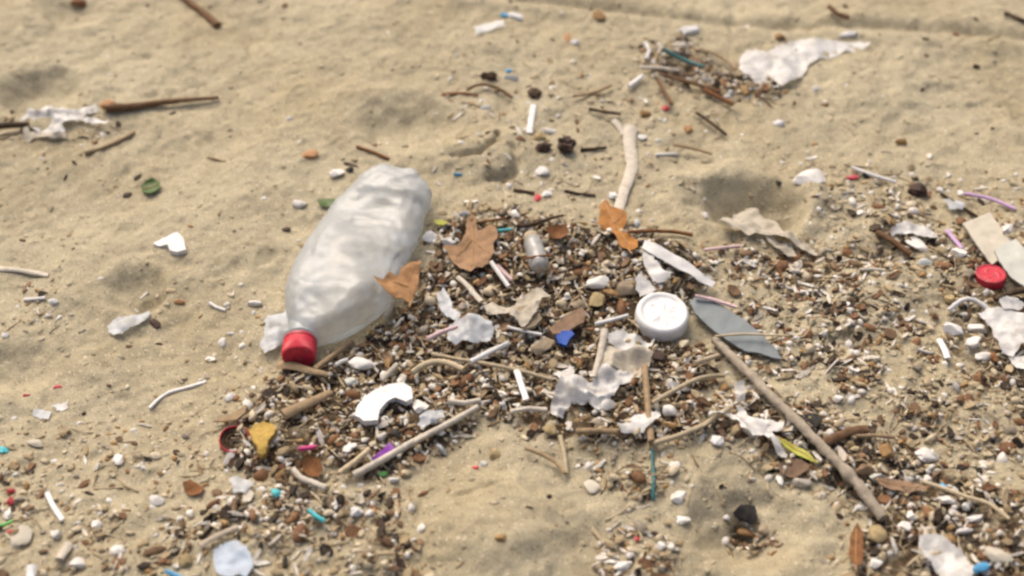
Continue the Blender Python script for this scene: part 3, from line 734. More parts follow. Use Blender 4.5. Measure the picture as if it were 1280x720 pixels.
# ================================================================== THE BOTTLE
def catmull(P, n):
    P = np.asarray(P, float); m = len(P); out = []
    for t in np.linspace(0, m-1-1e-6, n):
        i = int(t); f = t-i; p0, p1, p2, p3 = P[max(i-1, 0)], P[i], P[min(i+1, m-1)], P[min(i+2, m-1)]
        out.append(.5*((2*p1)+(-p0+p2)*f+(2*p0-5*p1+4*p2-p3)*f*f+(-p0+3*p1-3*p2+p3)*f**3))
    return np.array(out)
def make_bottle():
    st = [  # outline at mid height: one side px, other side px, body height m
     (366,421, 391,430, .027), (363,412, 399,427, .030), (359,393, 424,417, .041), (357,368, 457,399, .050), (363,345, 484,377, .052),
     (378,317, 498,344, .048), (395,291, 511,317, .044), (410,270, 522,296, .046), (424,253, 531,272, .048), (440,238, 537,255, .048),
     (459,227, 537,243, .046), (477,221, 529,233, .040), (489,221, 517,229, .030)]
    A = []; B = []; H = []
    for ax, ay, bx, by, h in st:
        zg = float(samp(SURF[0], *at_z((ax+bx)/2, (ay+by)/2, .02)[:2]))
        A.append(at_z(ax, ay, zg+h*.42)); B.append(at_z(bx, by, zg+h*.42)); H.append(h)
    n, seg = 96, 72
    A = catmull(A, n); B = catmull(B, n); H = catmull(np.array(H)[:, None], n)[:, 0]
    C = (A+B)/2; W = (B-A)/2
    u = np.linspace(0, 1, n)[:, None]; a = np.linspace(0, 2*math.pi, seg, endpoint=False)[None, :]
    ca = np.cos(a); sa = np.sin(a)
    e = .80                                               # squarish, trodden-on section
    cx = np.sign(ca)*np.abs(ca)**e; cz = np.sign(sa)*np.abs(sa)**(.92)
    X = C[:, None, :]+W[:, None, :]*cx[..., None]*1.0
    Z = X[..., 2]*0+C[:, 2][:, None]+H[:, None]*.5*cz
    d = np.zeros((n, seg))
    Ux = u*30+0*a; Ax = a*4.2+0*u
    amp = np.clip((u-.05)*9, 0, 1)*np.clip((1.0-u)*9, .15, 1)
    # creases: sharp-edged folds, some across the body, some along it
    def ridge(q): return 1-np.abs(q)*2
    d += .0022*ridge(noise(Ux*1.0, Ax*.55, .33, 3))+.0017*ridge(noise(Ux*.55+Ax*.5, Ax*.8, .55, 5))+.0010*ridge(noise(Ux*1.6, Ax, .9, 8))
    d += .0022*noise(Ux, Ax*.7, .22, 11)+.0007*ridge(noise(Ux*1.3+Ax*.8, Ax*1.7-Ux*.4, 1.3, 17))+.0005*ridge(noise(Ux*2.2, Ax*2.0, 1.6, 19))
    band = np.exp(-((u-.52)/.20)**2)
    d += band*.0013*np.sin(Ux*3.3+1.4*noise(Ux, Ax, .4, 13)*2)*np.clip(noise(Ux*.4, Ax*.8, .6, 14)+.6, 0, 1)
    def dent(u0, a0, du, da, dep): 
        da_ = np.angle(np.exp(1j*(a-a0))); return dep*np.exp(-(((u-u0)/du)**2+(da_/da)**2)**1.4)
    d += dent(.60, 1.75, .11, .75, -.013)+dent(.33, 1.9, .06, .45, -.010)+dent(.42, 1.0, .05, .6, -.006)
    d += dent(.80, 1.3, .09, .7, -.005)+dent(.25, .9, .10, .35, .006)+dent(.19, 1.6, .08, .4, -.006)+dent(.68, .7, .03, .9, -.004)
    d += .0055*np.clip((u-.80)/.15, 0, 1)*np.cos(5*a+.6)   # five lobes of the foot
    d *= amp*.68
    nrm = np.stack((W[:, None, 0]/np.linalg.norm(W, axis=1)[:, None]*ca, W[:, None, 1]/np.linalg.norm(W, axis=1)[:, None]*ca, sa+0*u), -1)
    X = np.stack((X[..., 0], X[..., 1], Z), -1)+nrm*d[..., None]
    zg = samp(SURF[0], X[..., 0], X[..., 1])-.0015
    X[..., 2] = np.maximum(X[..., 2], zg)
    V = X.reshape(-1, 3); F = []
    for i in range(n-1):
        for k in range(seg):
            p = i*seg+k; q = i*seg+(k+1) % seg; F.append((p, q, q+seg, p+seg))
    ax_end = C[-1]-C[-6]; ax_end /= np.linalg.norm(ax_end)
    c2 = X[-1].mean(0); base = len(V)                      # foot, pushed in towards the middle
    rings = []
    for f_, off in ((.8, .004), (.5, .000), (.2, -.008)):
        rings.append(c2+(X[-1]-c2)*f_+ax_end*off)
    V = np.vstack((V, *rings, [c2-ax_end*.010]))
    prev = (n-1)*seg
    for j in range(3):
        cur = base+j*seg
        for k in range(seg): F.append((prev+k, prev+(k+1) % seg, cur+(k+1) % seg, cur+k))
        prev = cur
    for k in range(seg): F.append((prev+k, prev+(k+1) % seg, len(V)-1))
    root = empty('plastic_bottle', (float(C[n//2][0]), float(C[n//2][1]), float(zg.min())))
    tag(root, 'large crushed milky clear plastic bottle with a red screw cap', 'bottle')
    build('bottle_body', V, F, M['bottle'], root)
    # neck, collar and cap share one axis
    ctr = at_z(374, 438, float(samp(SURF[0], *at_z(374, 438, .01)[:2]))+.0150)
    ax = ctr-(C[3]+np.array((0, 0, .0))); ax[2] *= .3; ax /= np.linalg.norm(ax)
    ax = ax+np.array((.10, -.10, -.05)); ax /= np.linalg.norm(ax)
    rot = Vector(ax).to_track_quat('Z', 'Y').to_matrix(); rot = np.array(rot)
    def put(prof, mat, name, seg, parent, rib=0, rr=(0, 99), z0=0., sharp=None, close=True):
        V, F = lathe(prof, seg, rib, rr)
        if close: F = F+[tuple((len(prof)-1)*seg+k for k in range(seg))]
        V = V.copy(); V[:, 2] += z0
        me = mesh_np(name, (V@rot.T+ctr)-np.array(root.location), F, M[mat]); o = link(name, me, root if parent is None else parent)
        if parent is not None: o.matrix_parent_inverse = Matrix.Identity(4)
        if sharp: me.set_sharp_from_angle(angle=R(sharp))
        return o
    put([(.0125, -.034), (.0128, -.024), (.0125, -.016), (.0160, -.0150), (.0165, -.0135), (.0150, -.0120), (.0125, -.0115), (.0125, .0)], 'bottle', 'neck', 48, None, close=False, sharp=50)
    cap = put([(.0150, -.0075), (.0156, -.0070), (.0156, .0064), (.0152, .0082), (.0140, .0091), (.0132, .0087), (.0110, .0085), (.0075, .0085), (.0035, .0085)], 'red', 'cap', 120, None, rib=.0006, rr=(1, 3), sharp=40)
    put([(.0146, -.0112), (.0155, -.0110), (.0155, -.0082), (.0146, -.0080)], 'redfade', 'tamper_ring', 64, cap, sharp=40, close=False)
    P = [A[k] for k in range(0, n, 8)]+[B[k] for k in range(n-1, -1, -8)]
    mask_poly(P, .004)
make_bottle()

# ================================================================== lids and caps
def place_lathe(V, p, tilt, yaw):
    m = Matrix.Rotation(R(yaw), 3, 'Z')@Matrix.Rotation(R(tilt), 3, 'X'); m = np.array(m)
    return V@m.T+p
def make_lid():
    p = G(828, 392, .0085); s = mpp(828, 392); r = 33.5*s
    root = empty('jar_lid', p-np.array((0, 0, .009))); tag(root, 'round white plastic jar lid with embossed recessed top', 'lid')
    def add(name, prof, seg, close, sharp=45, rib=0, rr=(0, 99), fn=None):
        V, F = lathe(prof, seg, rib, rr)
        if close: F = F+[tuple((len(prof)-1)*seg+k for k in range(seg))]
        V = V.copy()
        if fn: V[:, 2] += fn(V)
        V = place_lathe(V, p, 5, 20); me = mesh_np(name, V-np.array(root.location), F, M['lid']); o = link(name, me, root); me.set_sharp_from_angle(angle=R(sharp)); return o
    add('skirt', [(r*.96, -.012), (r*.99, -.0115), (r*1.0, -.003), (r*.985, .0002), (r*.95, .0022), (r*.90, .0034), (r*.85, .0038)], 160, False, 40, .0003, (1, 2))
    def emb(V):
        a = np.arctan2(V[:, 1], V[:, 0]); q = np.hypot(V[:, 0], V[:, 1])/r
        z = np.zeros(len(a))
        for ang, q0, ln_, wd, dp in ((118, .42, .09, .09, -.0016), (60, .30, .20, .06, .0010), (205, .45, .16, .05, .0012), (232, .40, .18, .05, -.0012), (258, .46, .17, .05, .0013), (286, .40, .16, .05, -.0011), (312, .46, .18, .05, .0012), (340, .38, .15, .06, -.0010), (15, .48, .14, .06, .0009), (90, .58, .06, .26, -.0009)):
            cu, su = math.cos(R(ang)), math.sin(R(ang)); uu = (V[:, 0]*cu+V[:, 1]*su)/r-q0; vv = (-V[:, 0]*su+V[:, 1]*cu)/r
            z += .65*dp*np.exp(-((uu/ln_)**2+(vv/wd)**2))
        return z
    add('top_panel', [(r*.85, .0038), (r*.81, .0036), (r*.77, .0030), (r*.73, .0024)]+[(r*q, .0020) for q in np.linspace(.70, .04, 26)], 96, True, 60, fn=emb)
    mask_poly([(p[0]+r*math.cos(k), p[1]+r*math.sin(k)) for k in np.linspace(0, 6.2, 18)], .002)
make_lid()
def make_cap(px, py, wpx, tilt, yaw, label, mat, name='bottle_cap'):
    s = mpp(px, py); r = wpx*.5*s; h = r*.62
    p = G(px, py, h*.4); root = empty(name, p-np.array((0, 0, h*.6))); tag(root, label, 'bottle cap')
    def add(nm, prof, seg, close, rib=0, rr=(0, 99), m=mat, par=None, fn=None):
        V, F = lathe(prof, seg, rib, rr); V = V.copy()
        if close: F = F+[tuple((len(prof)-1)*seg+k for k in range(seg))]
        if fn: V[:, 2] += fn(V)
        V = place_lathe(V, p, tilt, yaw); me = mesh_np(nm, V-np.array(root.location), F, M[m]); o = link(nm, me, root); me.set_sharp_from_angle(angle=R(42)); return o
    add('skirt', [(r*.97, -h*.5), (r, -h*.46), (r, h*.36), (r*.98, h*.46), (r*.93, h*.5), (r*.86, h*.5)], 120, False, r*.035, (1, 2))
    def emb(V):
        a = np.arctan2(V[:, 1], V[:, 0]); q = np.hypot(V[:, 0], V[:, 1])/r
        return .0007*np.clip(np.sin(a*3+q*7), 0, 1)*np.exp(-((q-.45)/.2)**2)
    add('top_panel', [(r*.86, h*.5), (r*.83, h*.44)]+[(r*q, h*.43) for q in np.linspace(.78, .06, 16)], 64, True, fn=emb)
    add('tamper_ring', [(r*.93, -h*.72), (r*.985, -h*.71), (r*.985, -h*.56), (r*.93, -h*.54)], 64, False)
    mask_poly([(p[0]+r*math.cos(k), p[1]+r*math.sin(k)) for k in np.linspace(0, 6.2, 18)], .001)
make_cap(1238, 346, 37, -7, 25, 'red plastic bottle cap lying flat beside the cream plastic plate', 'red')
def make_cup():
    px, py = 293, 551; s = mpp(px, py); r = 18.5*s; h = r*.75
    p = G(px, py, -.0015); root = empty('bottle_cap', p-np.array((0, 0, h*.5))); tag(root, 'upturned hollow red bottle cap filled with dark litter', 'bottle cap')
    def add(nm, prof, seg, m, close):
        V, F = lathe(prof, seg)
        if close: F = F+[tuple((len(prof)-1)*seg+k for k in range(seg))]
        V = place_lathe(V, p, 12, 30); me = mesh_np(nm, V-np.array(root.location), F, M[m]); link(nm, me, root); me.set_sharp_from_angle(angle=R(45))
    add('cup_wall', [(r*.2, -h*.55), (r*.92, -h*.5), (r, -h*.35), (r, h*.40), (r*.98, h*.44), (r*.93, h*.42), (r*.92, -h*.2)], 72, 'red', False)
    add('trapped_litter', [(r*.93, h*.10), (r*.75, h*.22), (r*.6, h*.02), (r*.45, h*.20), (r*.3, -h*.05), (r*.1, h*.15)], 24, 'wooddark', True)
    mask_poly([(p[0]+r*math.cos(k), p[1]+r*math.sin(k)) for k in np.linspace(0, 6.2, 18)], .0)
make_cup()

# ================================================================== leaves with stem and veins
def leaf(label, mat, poly, stem, veins, lift=3, curl=5, amp=2, thick=.5, slope=(0, 0)):
    P = np.array([G(x, y, lift*.001) for x, y in poly]); c = P.mean(0)
    root = empty('dead_leaf', (c[0], c[1], P[:, 2].min())); tag(root, label, 'leaf')
    # shape the blade first, then lay veins on its surface
    sd_ = random.randint(10, 500); span = np.ptp(P[:, :2], axis=0).max()
    zs = samp(SURF[0], P[:, 0], P[:, 1]); A = np.column_stack((np.ones(len(P)), P[:, 0]-c[0], P[:, 1]-c[1])); co = np.linalg.lstsq(A, zs, rcond=None)[0]
    co[1:] = np.clip(co[1:], -.3, .3)+np.array(slope)
    co[0] += lift*.001
    P = np.array([on_plane(x, y, co, c) for x, y in poly])
    def z_of(x, y):
        r2 = ((x-c[0])**2+(y-c[1])**2)/(span*.5)**2
        return co[0]+co[1]*(x-c[0])+co[2]*(y-c[1])+curl*.001*r2*(1+.6*noise(x, y, 40, sd_))+amp*.001*noise(x, y, 85, sd_+1)+.0006*noise(x, y, 220, sd_+2)
    V, F = sheet_mesh(P, z_of, thick*.001, max(.002, span/34)); build('blade', V, F, M[mat], root, True, 60)
    for nm, pts, w in [('stem', stem, 3.2)]+[('vein', v, 1.6) for v in veins]:
        if not pts: continue
        Q = resample(np.array([on_plane(x, y, co, c) for x, y in pts]), 9); r0 = w*.5*mpp(*pts[0]); Q[:, 2] = z_of(Q[:, 0], Q[:, 1])+r0*.35
        V, F = tube(Q, np.linspace(r0, r0*.55, 9), 6); build(nm, V, F, M['leafvein'], root)
    mask_poly(P, .0)
leaf('tan orange dry leaf scrap with pointed lobes leaning on the bottle', 'leaftan',
     [(467,347),(478,349),(487,341),(497,345),(503,334),(514,329),(527,327),(524,345),(522,362),(514,380),(503,374),(492,372),(484,366),(476,358)],
     [(514,380),(512,388)], [[(513,378),(508,352),(520,332)],[(510,360),(490,352)]], lift=38, curl=1.5, slope=(-.75, .0))
leaf('large brown dry lobed leaf lying on the litter behind the tan leaf', 'leafbrown',
     [(584,272),(594,271),(597,288),(606,286),(614,283),(621,288),(622,300),(616,306),(618,318),(610,330),(603,337),(595,336),(588,342),(576,337),(568,331),(562,325),(560,318),(553,312),(560,309),(570,308),(577,303),(582,292)],
     [(590,276),(588,264)], [[(590,285),(591,310),(590,336)],[(590,300),(570,322)],[(591,300),(612,320)]], lift=6, curl=4)
leaf('orange brown curled leaf at the end of the bleached reed', 'leaforange',
     [(749,258),(757,254),(764,261),(775,263),(784,269),(783,280),(777,288),(787,292),(797,301),(797,311),(786,316),(777,312),(772,300),(766,291),(757,287),(747,281),(750,270)],
     [(785,314),(790,322)], [[(757,258),(768,280),(786,308)],[(768,280),(780,270)]], lift=5, curl=5)
leaf('narrow yellow green leaf under the long weathered stick', 'leafyellow', [(970,547),(984,552),(1000,559),(1012,567),(1024,579),(1008,574),(992,566),(979,557)],
     None, [[(972,548),(995,561),(1021,577)]], lift=4, curl=1, amp=1)
leaf('small dark green leaf on bare sand', 'leafgreen', [(176,233),(182,227),(191,225),(199,228),(201,235),(195,241),(185,243),(178,240)], None, [[(178,236),(199,231)]], lift=3, curl=2)
leaf('small olive leaf beside the shoulder of the bottle', 'leafgreen', [(397,252),(406,248),(418,249),(421,254),(412,259),(400,259)], None, [], lift=2, curl=1)
leaf('narrow yellow leaf tip sticking out behind the bottle', 'leafyellow', [(541,276),(552,274),(560,278),(556,282),(546,281)], None, [], lift=5, curl=1)
leaf('brown flat leaf under the yellow straw', 'umber', [(1093,601),(1110,598),(1128,600),(1146,605),(1163,611),(1150,614),(1132,615),(1112,612),(1100,608)], None, [[(1095,602),(1160,611)]], lift=5, curl=3)
leaf('rusty brown upright leaf flake beyond the end of the long stick', 'rust', [(1062,672),(1070,656),(1078,664),(1079,690),(1077,708),(1067,712),(1061,696)], [(1068,712),(1068,720)], [[(1070,662),(1069,706)]], lift=5, curl=4)
leaf('dull mauve brown leaf scrap beside the yellow green leaf', 'umber', [(973,580),(984,573),(1000,575),(1012,583),(1008,590),(994,597),(980,594),(974,588)], None, [], lift=4, curl=2)
leaf('dark rusty leaf scrap behind the clear vial', 'rust', [(681,290),(694,283),(708,285),(712,294),(702,301),(688,300)], None, [], lift=5, curl=4)
leaf('rust brown bark flake in thin litter near the pale blue scrap', 'rust', [(229,606),(238,601),(247,604),(256,609),(251,618),(238,619),(230,614)], None, [], lift=3, curl=2)
leaf('big rust brown leaf flake near the magenta sliver', 'rust', [(378,578),(388,572),(399,575),(404,588),(398,597),(386,596),(378,590)], None, [], lift=5, curl=3)

# ================================================================== films, sheets, plates: name, label, category, material, outline, options
S = sheet
S('plastic_sheet', 'torn white plastic sheet lying on sand beside a clump of twigs', 'plastic sheet', 'film_white',
  [(924,76),(932,66),(945,63),(958,66),(970,58),(990,54),(1012,50),(1040,50),(1066,51),(1088,54),(1078,61),(1060,63),(1042,69),(1024,71),(1012,80),(1004,92),(994,105),(978,108),(962,106),(948,104),(938,96),(926,92)], .15, 3.5, 3, freq=45, fold=4)
S('plastic_film', 'crumpled pale film snagged on the dark driftwood stick', 'plastic film', 'film_white',
  [(22,150),(34,142),(48,138),(60,134),(72,134),(84,138),(96,139),(110,132),(120,130),(124,136),(112,142),(104,148),(120,150),(138,156),(132,158),(112,154),(96,152),(78,156),(84,166),(70,170),(52,166),(40,160),(30,158),(24,156)], .15, 3.5, 4, freq=80, fold=5)
S('plastic_film', 'thin white film strip hanging below the snagged film', 'plastic film', 'film_cream', [(28,158),(36,158),(38,168),(54,164),(80,168),(84,174),(66,174),(46,172),(34,178),(28,172)], .15, 2.5, 3, freq=80, fold=3)
S('plastic_film', 'bluish clear plastic film tucked beside the red bottle cap', 'plastic film', 'film_clear', [(346,378),(352,372),(359,384),(361,402),(364,416),(356,428),(346,440),(332,446),(324,436),(331,420),(332,402),(337,388)], .15, 3, 4, freq=60, fold=5)
S('plastic_film', 'small hazy film scrap beside a footprint on bare sand', 'plastic film', 'film_clear', [(134,408),(142,400),(156,397),(170,394),(184,391),(187,398),(176,406),(164,412),(154,420),(142,421),(135,416)], .15, 2, 2, freq=70, fold=3)
S('plastic_film', 'grey translucent film bag scrap lying on the litter heap', 'plastic film', 'film_clear', [(561,410),(570,402),(586,397),(600,400),(612,404),(617,416),(612,428),(598,432),(582,430),(570,434),(560,428)], .15, 3, 8, freq=55, fold=5)
S('plastic_film', 'grey film strip running up from the film bag scrap', 'plastic film', 'film_clear', [(546,372),(553,360),(560,368),(566,384),(576,396),(570,402),(558,396),(550,386)], .15, 2, 7, freq=70, fold=3)
S('plastic_film', 'cream crumpled film lying on litter behind the blue chip', 'plastic film', 'film_cream', [(604,384),(618,376),(634,380),(648,372),(662,364),(678,366),(688,374),(676,378),(672,390),(664,404),(654,412),(644,404),(638,394),(622,396),(608,394)], .15, 3, 8, freq=60, fold=6)
S('plastic_film', 'ragged white film spread in crumpled folds in the heap', 'plastic film', 'film_white',
  [(688,512),(693,492),(700,478),(714,467),(726,470),(738,474),(750,462),(764,458),(778,466),(791,472),(788,482),(774,484),(768,496),(756,498),(748,508),(736,502),(724,504),(714,500),(706,510),(699,522),(691,522)], .15, 3, 8, freq=85, fold=5.5, bury=.010)
S('plastic_film', 'star shaped white film scrap beside the ragged film', 'plastic film', 'film_white', [(690,466),(702,463),(712,456),(718,460),(720,472),(712,476),(706,482),(699,474)], .15, 2, 8, freq=80, fold=3)
S('plastic_film', 'pale draped film below the white jar lid', 'plastic film', 'film_cream', [(752,438),(768,436),(786,440),(804,436),(816,444),(812,456),(800,470),(786,468),(770,464),(756,468),(750,452)], .15, 3, 6, freq=60, fold=6)
S('plastic_film', 'thin white film scrap under the yellow sliver', 'plastic film', 'film_white', [(758,418),(772,412),(786,418),(802,424),(816,430),(806,436),(788,436),(770,434),(760,428)], .15, 2, 7, freq=70, fold=3)
S('plastic_film', 'lumpy white film scrap beside the upright teal thread', 'plastic film', 'film_white', [(770,532),(782,526),(792,520),(806,517),(820,516),(826,522),(816,532),(804,540),(790,540),(776,540)], .15, 3, 4, freq=70, fold=5)
S('plastic_film', 'twisted white film strip reaching the yellow green leaf', 'plastic film', 'film_white', [(918,484),(930,484),(932,496),(930,508),(940,520),(956,528),(968,540),(978,556),(988,570),(978,574),(966,562),(954,548),(940,548),(926,536),(920,524),(900,524),(884,528),(886,520),(906,516),(922,512),(920,498)], .15, 3, 6, freq=75, fold=8, bury=.006)
S('plastic_film', 'short white film curl crossing behind the long stick', 'plastic film', 'film_white', [(950,528),(966,524),(980,530),(976,540),(962,540)], .15, 2, 6, freq=70, fold=3)
S('plastic_film', 'cream torn film hanging over the edge of the sand hollow', 'plastic film', 'film_cream', [(898,280),(916,278),(930,274),(938,266),(946,270),(952,282),(966,290),(984,292),(1004,298),(1020,304),(1022,316),(1014,320),(1002,312),(988,304),(972,300),(958,296),(950,292),(936,294),(918,290),(902,288)], .15, 3, 6, freq=60, fold=6, drape=.25)
S('plastic_film', 'second strand of cream film spread on sand near the hollow', 'plastic film', 'film_cream', [(956,296),(966,298),(978,306),(990,314),(996,322),(984,322),(972,314),(960,304)], .15, 2, 4, freq=60, fold=3)
S('plastic_film', 'pale white film half buried beside a brown twig', 'plastic film', 'film_white', [(1110,288),(1118,282),(1130,278),(1142,280),(1156,284),(1168,290),(1170,298),(1156,298),(1140,294),(1128,292),(1116,294)], .15, 2, 4, freq=60, fold=4)
S('plastic_film', 'white plastic bag scrap lying below the red cap', 'plastic film', 'film_white', [(1221,394),(1232,388),(1248,386),(1264,388),(1284,392),(1310,396),(1314,424),(1290,432),(1276,430),(1266,446),(1256,442),(1248,430),(1240,416),(1230,404)], .15, 3, 7, freq=45, fold=6)
S('plastic_film', 'small white film flap behind the white bag scrap', 'plastic film', 'film_white', [(1248,378),(1258,372),(1270,374),(1280,382),(1270,388),(1254,388)], .15, 2, 8, freq=70, fold=3)
S('plastic_film', 'large white film scrap beside a bright blue sliver', 'plastic film', 'film_white', [(1148,676),(1158,669),(1170,670),(1184,680),(1196,690),(1208,700),(1214,716),(1210,740),(1176,742),(1174,720),(1164,706),(1154,694)], .15, 3, 6, freq=50, fold=6)
S('plastic_scrap', 'pale blue crinkled plastic scrap lying on sandy litter', 'plastic scrap', 'film_blue', [(270,688),(276,680),(288,677),(299,676),(308,682),(313,694),(316,708),(308,720),(290,722),(272,718),(268,704)], .7, 1.5, 6, freq=60, fold=4)
S('plastic_scrap', 'pale lilac grey plastic strip near a blue bit on bare sand', 'plastic scrap', 'film_white', [(592,34),(606,30),(622,26),(632,24),(630,33),(614,38),(594,42)], .8, 1, 2)
S('plastic_scrap', 'greyish plastic scrap beside the pair of red chips on bare sand', 'plastic scrap', 'film_clear', [(42,512),(54,511),(64,514),(62,524),(50,523),(41,520)], .6, 1, 2)
S('plastic_scrap', 'thin lilac white plastic scrap on bare sand near the red chips', 'plastic scrap', 'film_white', [(64,508),(76,505),(86,502),(84,510),(70,513)], .6, 1, 2)
S('plastic_plate', 'broken cream flat plastic plate with a squared end', 'plastic plate', 'plate', [(1203,279),(1219,273),(1237,265),(1248,280),(1263,301),(1270,312),(1240,330),(1228,316),(1216,298)], 2.2, .5, 8, rigid=True, tilt=(0, .10))
S('plastic_plate', 'pale grey plastic plate lying across the cream plate', 'plastic plate', 'plate2', [(1243,312),(1256,304),(1270,298),(1290,322),(1306,346),(1284,360),(1264,346),(1250,328)], 1.8, .5, 9, rigid=True, tilt=(0, .10))
S('plastic_shard', 'grey blue flat plastic shard with one pointed end', 'plastic shard', 'grey', [(862,377),(869,371),(884,372),(905,383),(928,398),(950,416),(968,434),(978,449),(965,447),(948,441),(930,438),(914,428),(896,416),(880,402),(868,390)], 2.0, .4, 9, rigid=True, tilt=(0, .12))
S('plastic_strip', 'folded white plastic strip, long arm, behind the jar lid', 'plastic strip', 'white', [(802,312),(806,303),(816,305),(834,313),(852,322),(866,332),(880,344),(894,352),(890,359),(874,352),(858,341),(842,333),(824,323),(812,317)], 1.2, 1, 10, freq=50)
S('plastic_strip', 'folded white plastic strip, short wide arm, behind the jar lid', 'plastic strip', 'film_white', [(800,310),(808,312),(818,326),(830,338),(842,342),(828,350),(815,352),(808,336)], 1.2, 1.5, 9, freq=60)
S('plastic_strip', 'small upright white plastic flap touching the rim of the jar lid', 'plastic strip', 'film_white', [(794,346),(802,340),(808,352),(820,360),(812,368),(800,372),(794,362)], 1.0, 1.5, 9, freq=60)
S('foam_arc', 'curved white foam arc lying in the litter heap', 'foam piece', 'foam', [(443,520),(447,508),(456,496),(470,486),(486,480),(504,478),(514,484),(516,498),(508,502),(494,496),(482,502),(474,512),(472,524),(456,526)], 6.5, .6, 10, freq=60)
S('yellow_foam', 'crumbly yellow foam scrap beside the upturned red cap', 'foam piece', 'sponge', [(310,536),(318,528),(330,526),(342,530),(344,538),(338,546),(336,560),(334,568),(322,568),(318,556),(313,546)], 6, 2, 9, freq=90)
S('stone_flake', 'flat grey brown slab chip beside the bright blue chip', 'stone chip', 'umber', [(686,412),(694,404),(706,396),(716,388),(728,384),(732,392),(730,402),(716,410),(702,416),(692,418)], 3, .6, 8, rigid=True)
S('bark_flake', 'pale tan bark flake leaning in the litter behind the blue chip', 'bark', 'stone', [(646,384),(660,380),(672,388),(678,398),(668,408),(654,412),(648,400)], 3, 1, 9, rigid=True)
S('black_piece', 'black film scrap beneath the long stick near blue shards', 'plastic scrap', 'black', [(992,522),(1006,517),(1022,518),(1028,526),(1020,534),(1004,536),(996,530)], .8, 1.5, 3)
S('black_piece', 'black patch imitating shade at the bottom of the dark sand pit', 'plastic scrap', 'black', [(916,640),(926,630),(944,632),(947,648),(940,658),(924,653)], .8, 1.5, 4)  # black sheet added as painted shade on the pit floor
S('purple_scrap', 'purple plastic scrap beside the long bleached reed stem', 'plastic scrap', 'purple', [(466,572),(478,562),(486,552),(492,556),(494,562),(480,572),(466,580)], .8, 1, 5)
S('blue_chip', 'bright blue plastic chip lying in the litter heap', 'plastic scrap', 'blue', [(694,418),(702,414),(714,413),(718,418),(712,424),(708,431),(698,428)], 3, 1, 10, rigid=True)
S('paper_scrap', 'cream paper scrap beside a grey scrap in thin litter', 'paper', 'plate', [(304,618),(312,610),(318,616),(312,626),(303,627)], .6, 1, 4)
S('grey_scrap', 'grey crumpled scrap beside the cream paper scrap', 'plastic scrap', 'film_clear', [(286,604),(296,597),(310,600),(318,606),(306,618),(292,616)], .7, 2, 4, fold=3)
S('plastic_film', 'crumpled greyish white film under the reed stem in the heap', 'plastic film', 'film_clear', [(524,522),(536,514),(552,512),(556,520),(546,530),(530,536),(522,532)], .15, 2, 6, fold=4)
S('bark_flake', 'pale pointed bark sliver at the edge of the litter', 'bark', 'woodtan', [(266,526),(280,520),(296,514),(308,508),(306,516),(296,524),(282,527)], 1.5, .6, 5)
S('plastic_film', 'clear scrap tucked behind the cream plastic plate', 'plastic film', 'film_clear', [(1176,252),(1190,248),(1206,256),(1204,264),(1188,264)], .15, 1.5, 3, fold=3)
S('plastic_film', 'white film scrap pressed flat beside the small shells by the bag', 'plastic film', 'film_white', [(1260,446),(1272,440),(1290,446),(1290,462),(1270,462)], .15, 1.5, 4, fold=3)

# ================================================================== sticks, straws, reeds, threads
K = stick
K('long_stick', 'long straight weathered stick lying diagonally over the litter', 'stick', 'woodgrey', [(893,424),(960,493),(1030,563),(1067,603),(1104,646)], 11.5, taper=1.15, nodes=((.80, .4), (.32, .15), (.55, .18), (.12, .12)), lift=3, n=80, rough=.22, sides=10)
K('bleached_reed', 'bleached flat reed bent in the middle on bare sand', 'reed', 'bone', [(788,158),(786,175),(789,195),(791,210),(784,228),(778,246),(773,262)], 17, flat=.35, taper=.75, n=22, sides=10)
K('bleached_reed', 'short bleached reed splinter forking from the bent reed', 'reed', 'bone', [(767,150),(773,156),(779,168)], 9, flat=.5, taper=.7)
K('reed_stem', 'long thin cream reed stem at the edge of the heap', 'reed', 'bone', [(442,594),(480,574),(520,551),(560,530),(597,509)], 9.5, taper=.8, lift=3, n=30)
K('driftwood_stick', 'brown tapering driftwood stick lying on bare sand', 'stick', 'woodbrown', [(132,136),(165,133),(205,128),(240,125),(273,121)], 11, taper=.35, n=26)
K('driftwood_stick', 'dark driftwood stick end under the snagged pale film', 'stick', 'wooddark', [(-40,166),(0,160),(36,155)], 9, taper=.8, lift=2)
K('straw_stem', 'pale straw stem next to the dark driftwood end', 'straw', 'straw', [(-20,175),(8,168),(24,163)], 5, lift=1)
K('reed_stem', 'cream flattened reed piece half buried in sand', 'reed', 'bone', [(-8,336),(20,337),(60,343)], 7.5, flat=.6)
K('plastic_stick', 'white cotton bud stick beside a white foam crumb on sand', 'plastic stick', 'white', [(30,375),(57,373)], 4)
K('plastic_wire', 'bent thin white plastic straw on bare sand', 'plastic straw', 'white', [(187,511),(197,499),(212,490),(236,484),(258,477)], 4.5, n=18)
K('plastic_stick', 'short white plastic stick lying on bare sand beyond the litter', 'plastic stick', 'white', [(262,379),(271,384),(282,388)], 4.5)
K('plastic_strip', 'greyish white plastic strip upright beside a white shell', 'plastic strip', 'white', [(667,131),(664,148),(662,166)], 8, flat=.35, soft=True)
K('plastic_stick', 'thin white stick alone beyond the bent reed', 'plastic stick', 'white', [(819,194),(847,193)], 3.5)
K('plastic_stick', 'white lollipop stick beside a dark bead', 'plastic stick', 'white', [(1064,210),(1092,219),(1120,229)], 4.5, lift=2)
K('straw_stem', 'thin yellow straw lying behind the white lollipop stick', 'straw', 'straw', [(1058,206),(1090,209)], 2.5)
K('lilac_straw', 'thin lilac plastic straw with a white pebble at its end', 'plastic straw', 'lilac', [(1206,241),(1236,249),(1270,261)], 4.5, lift=2)
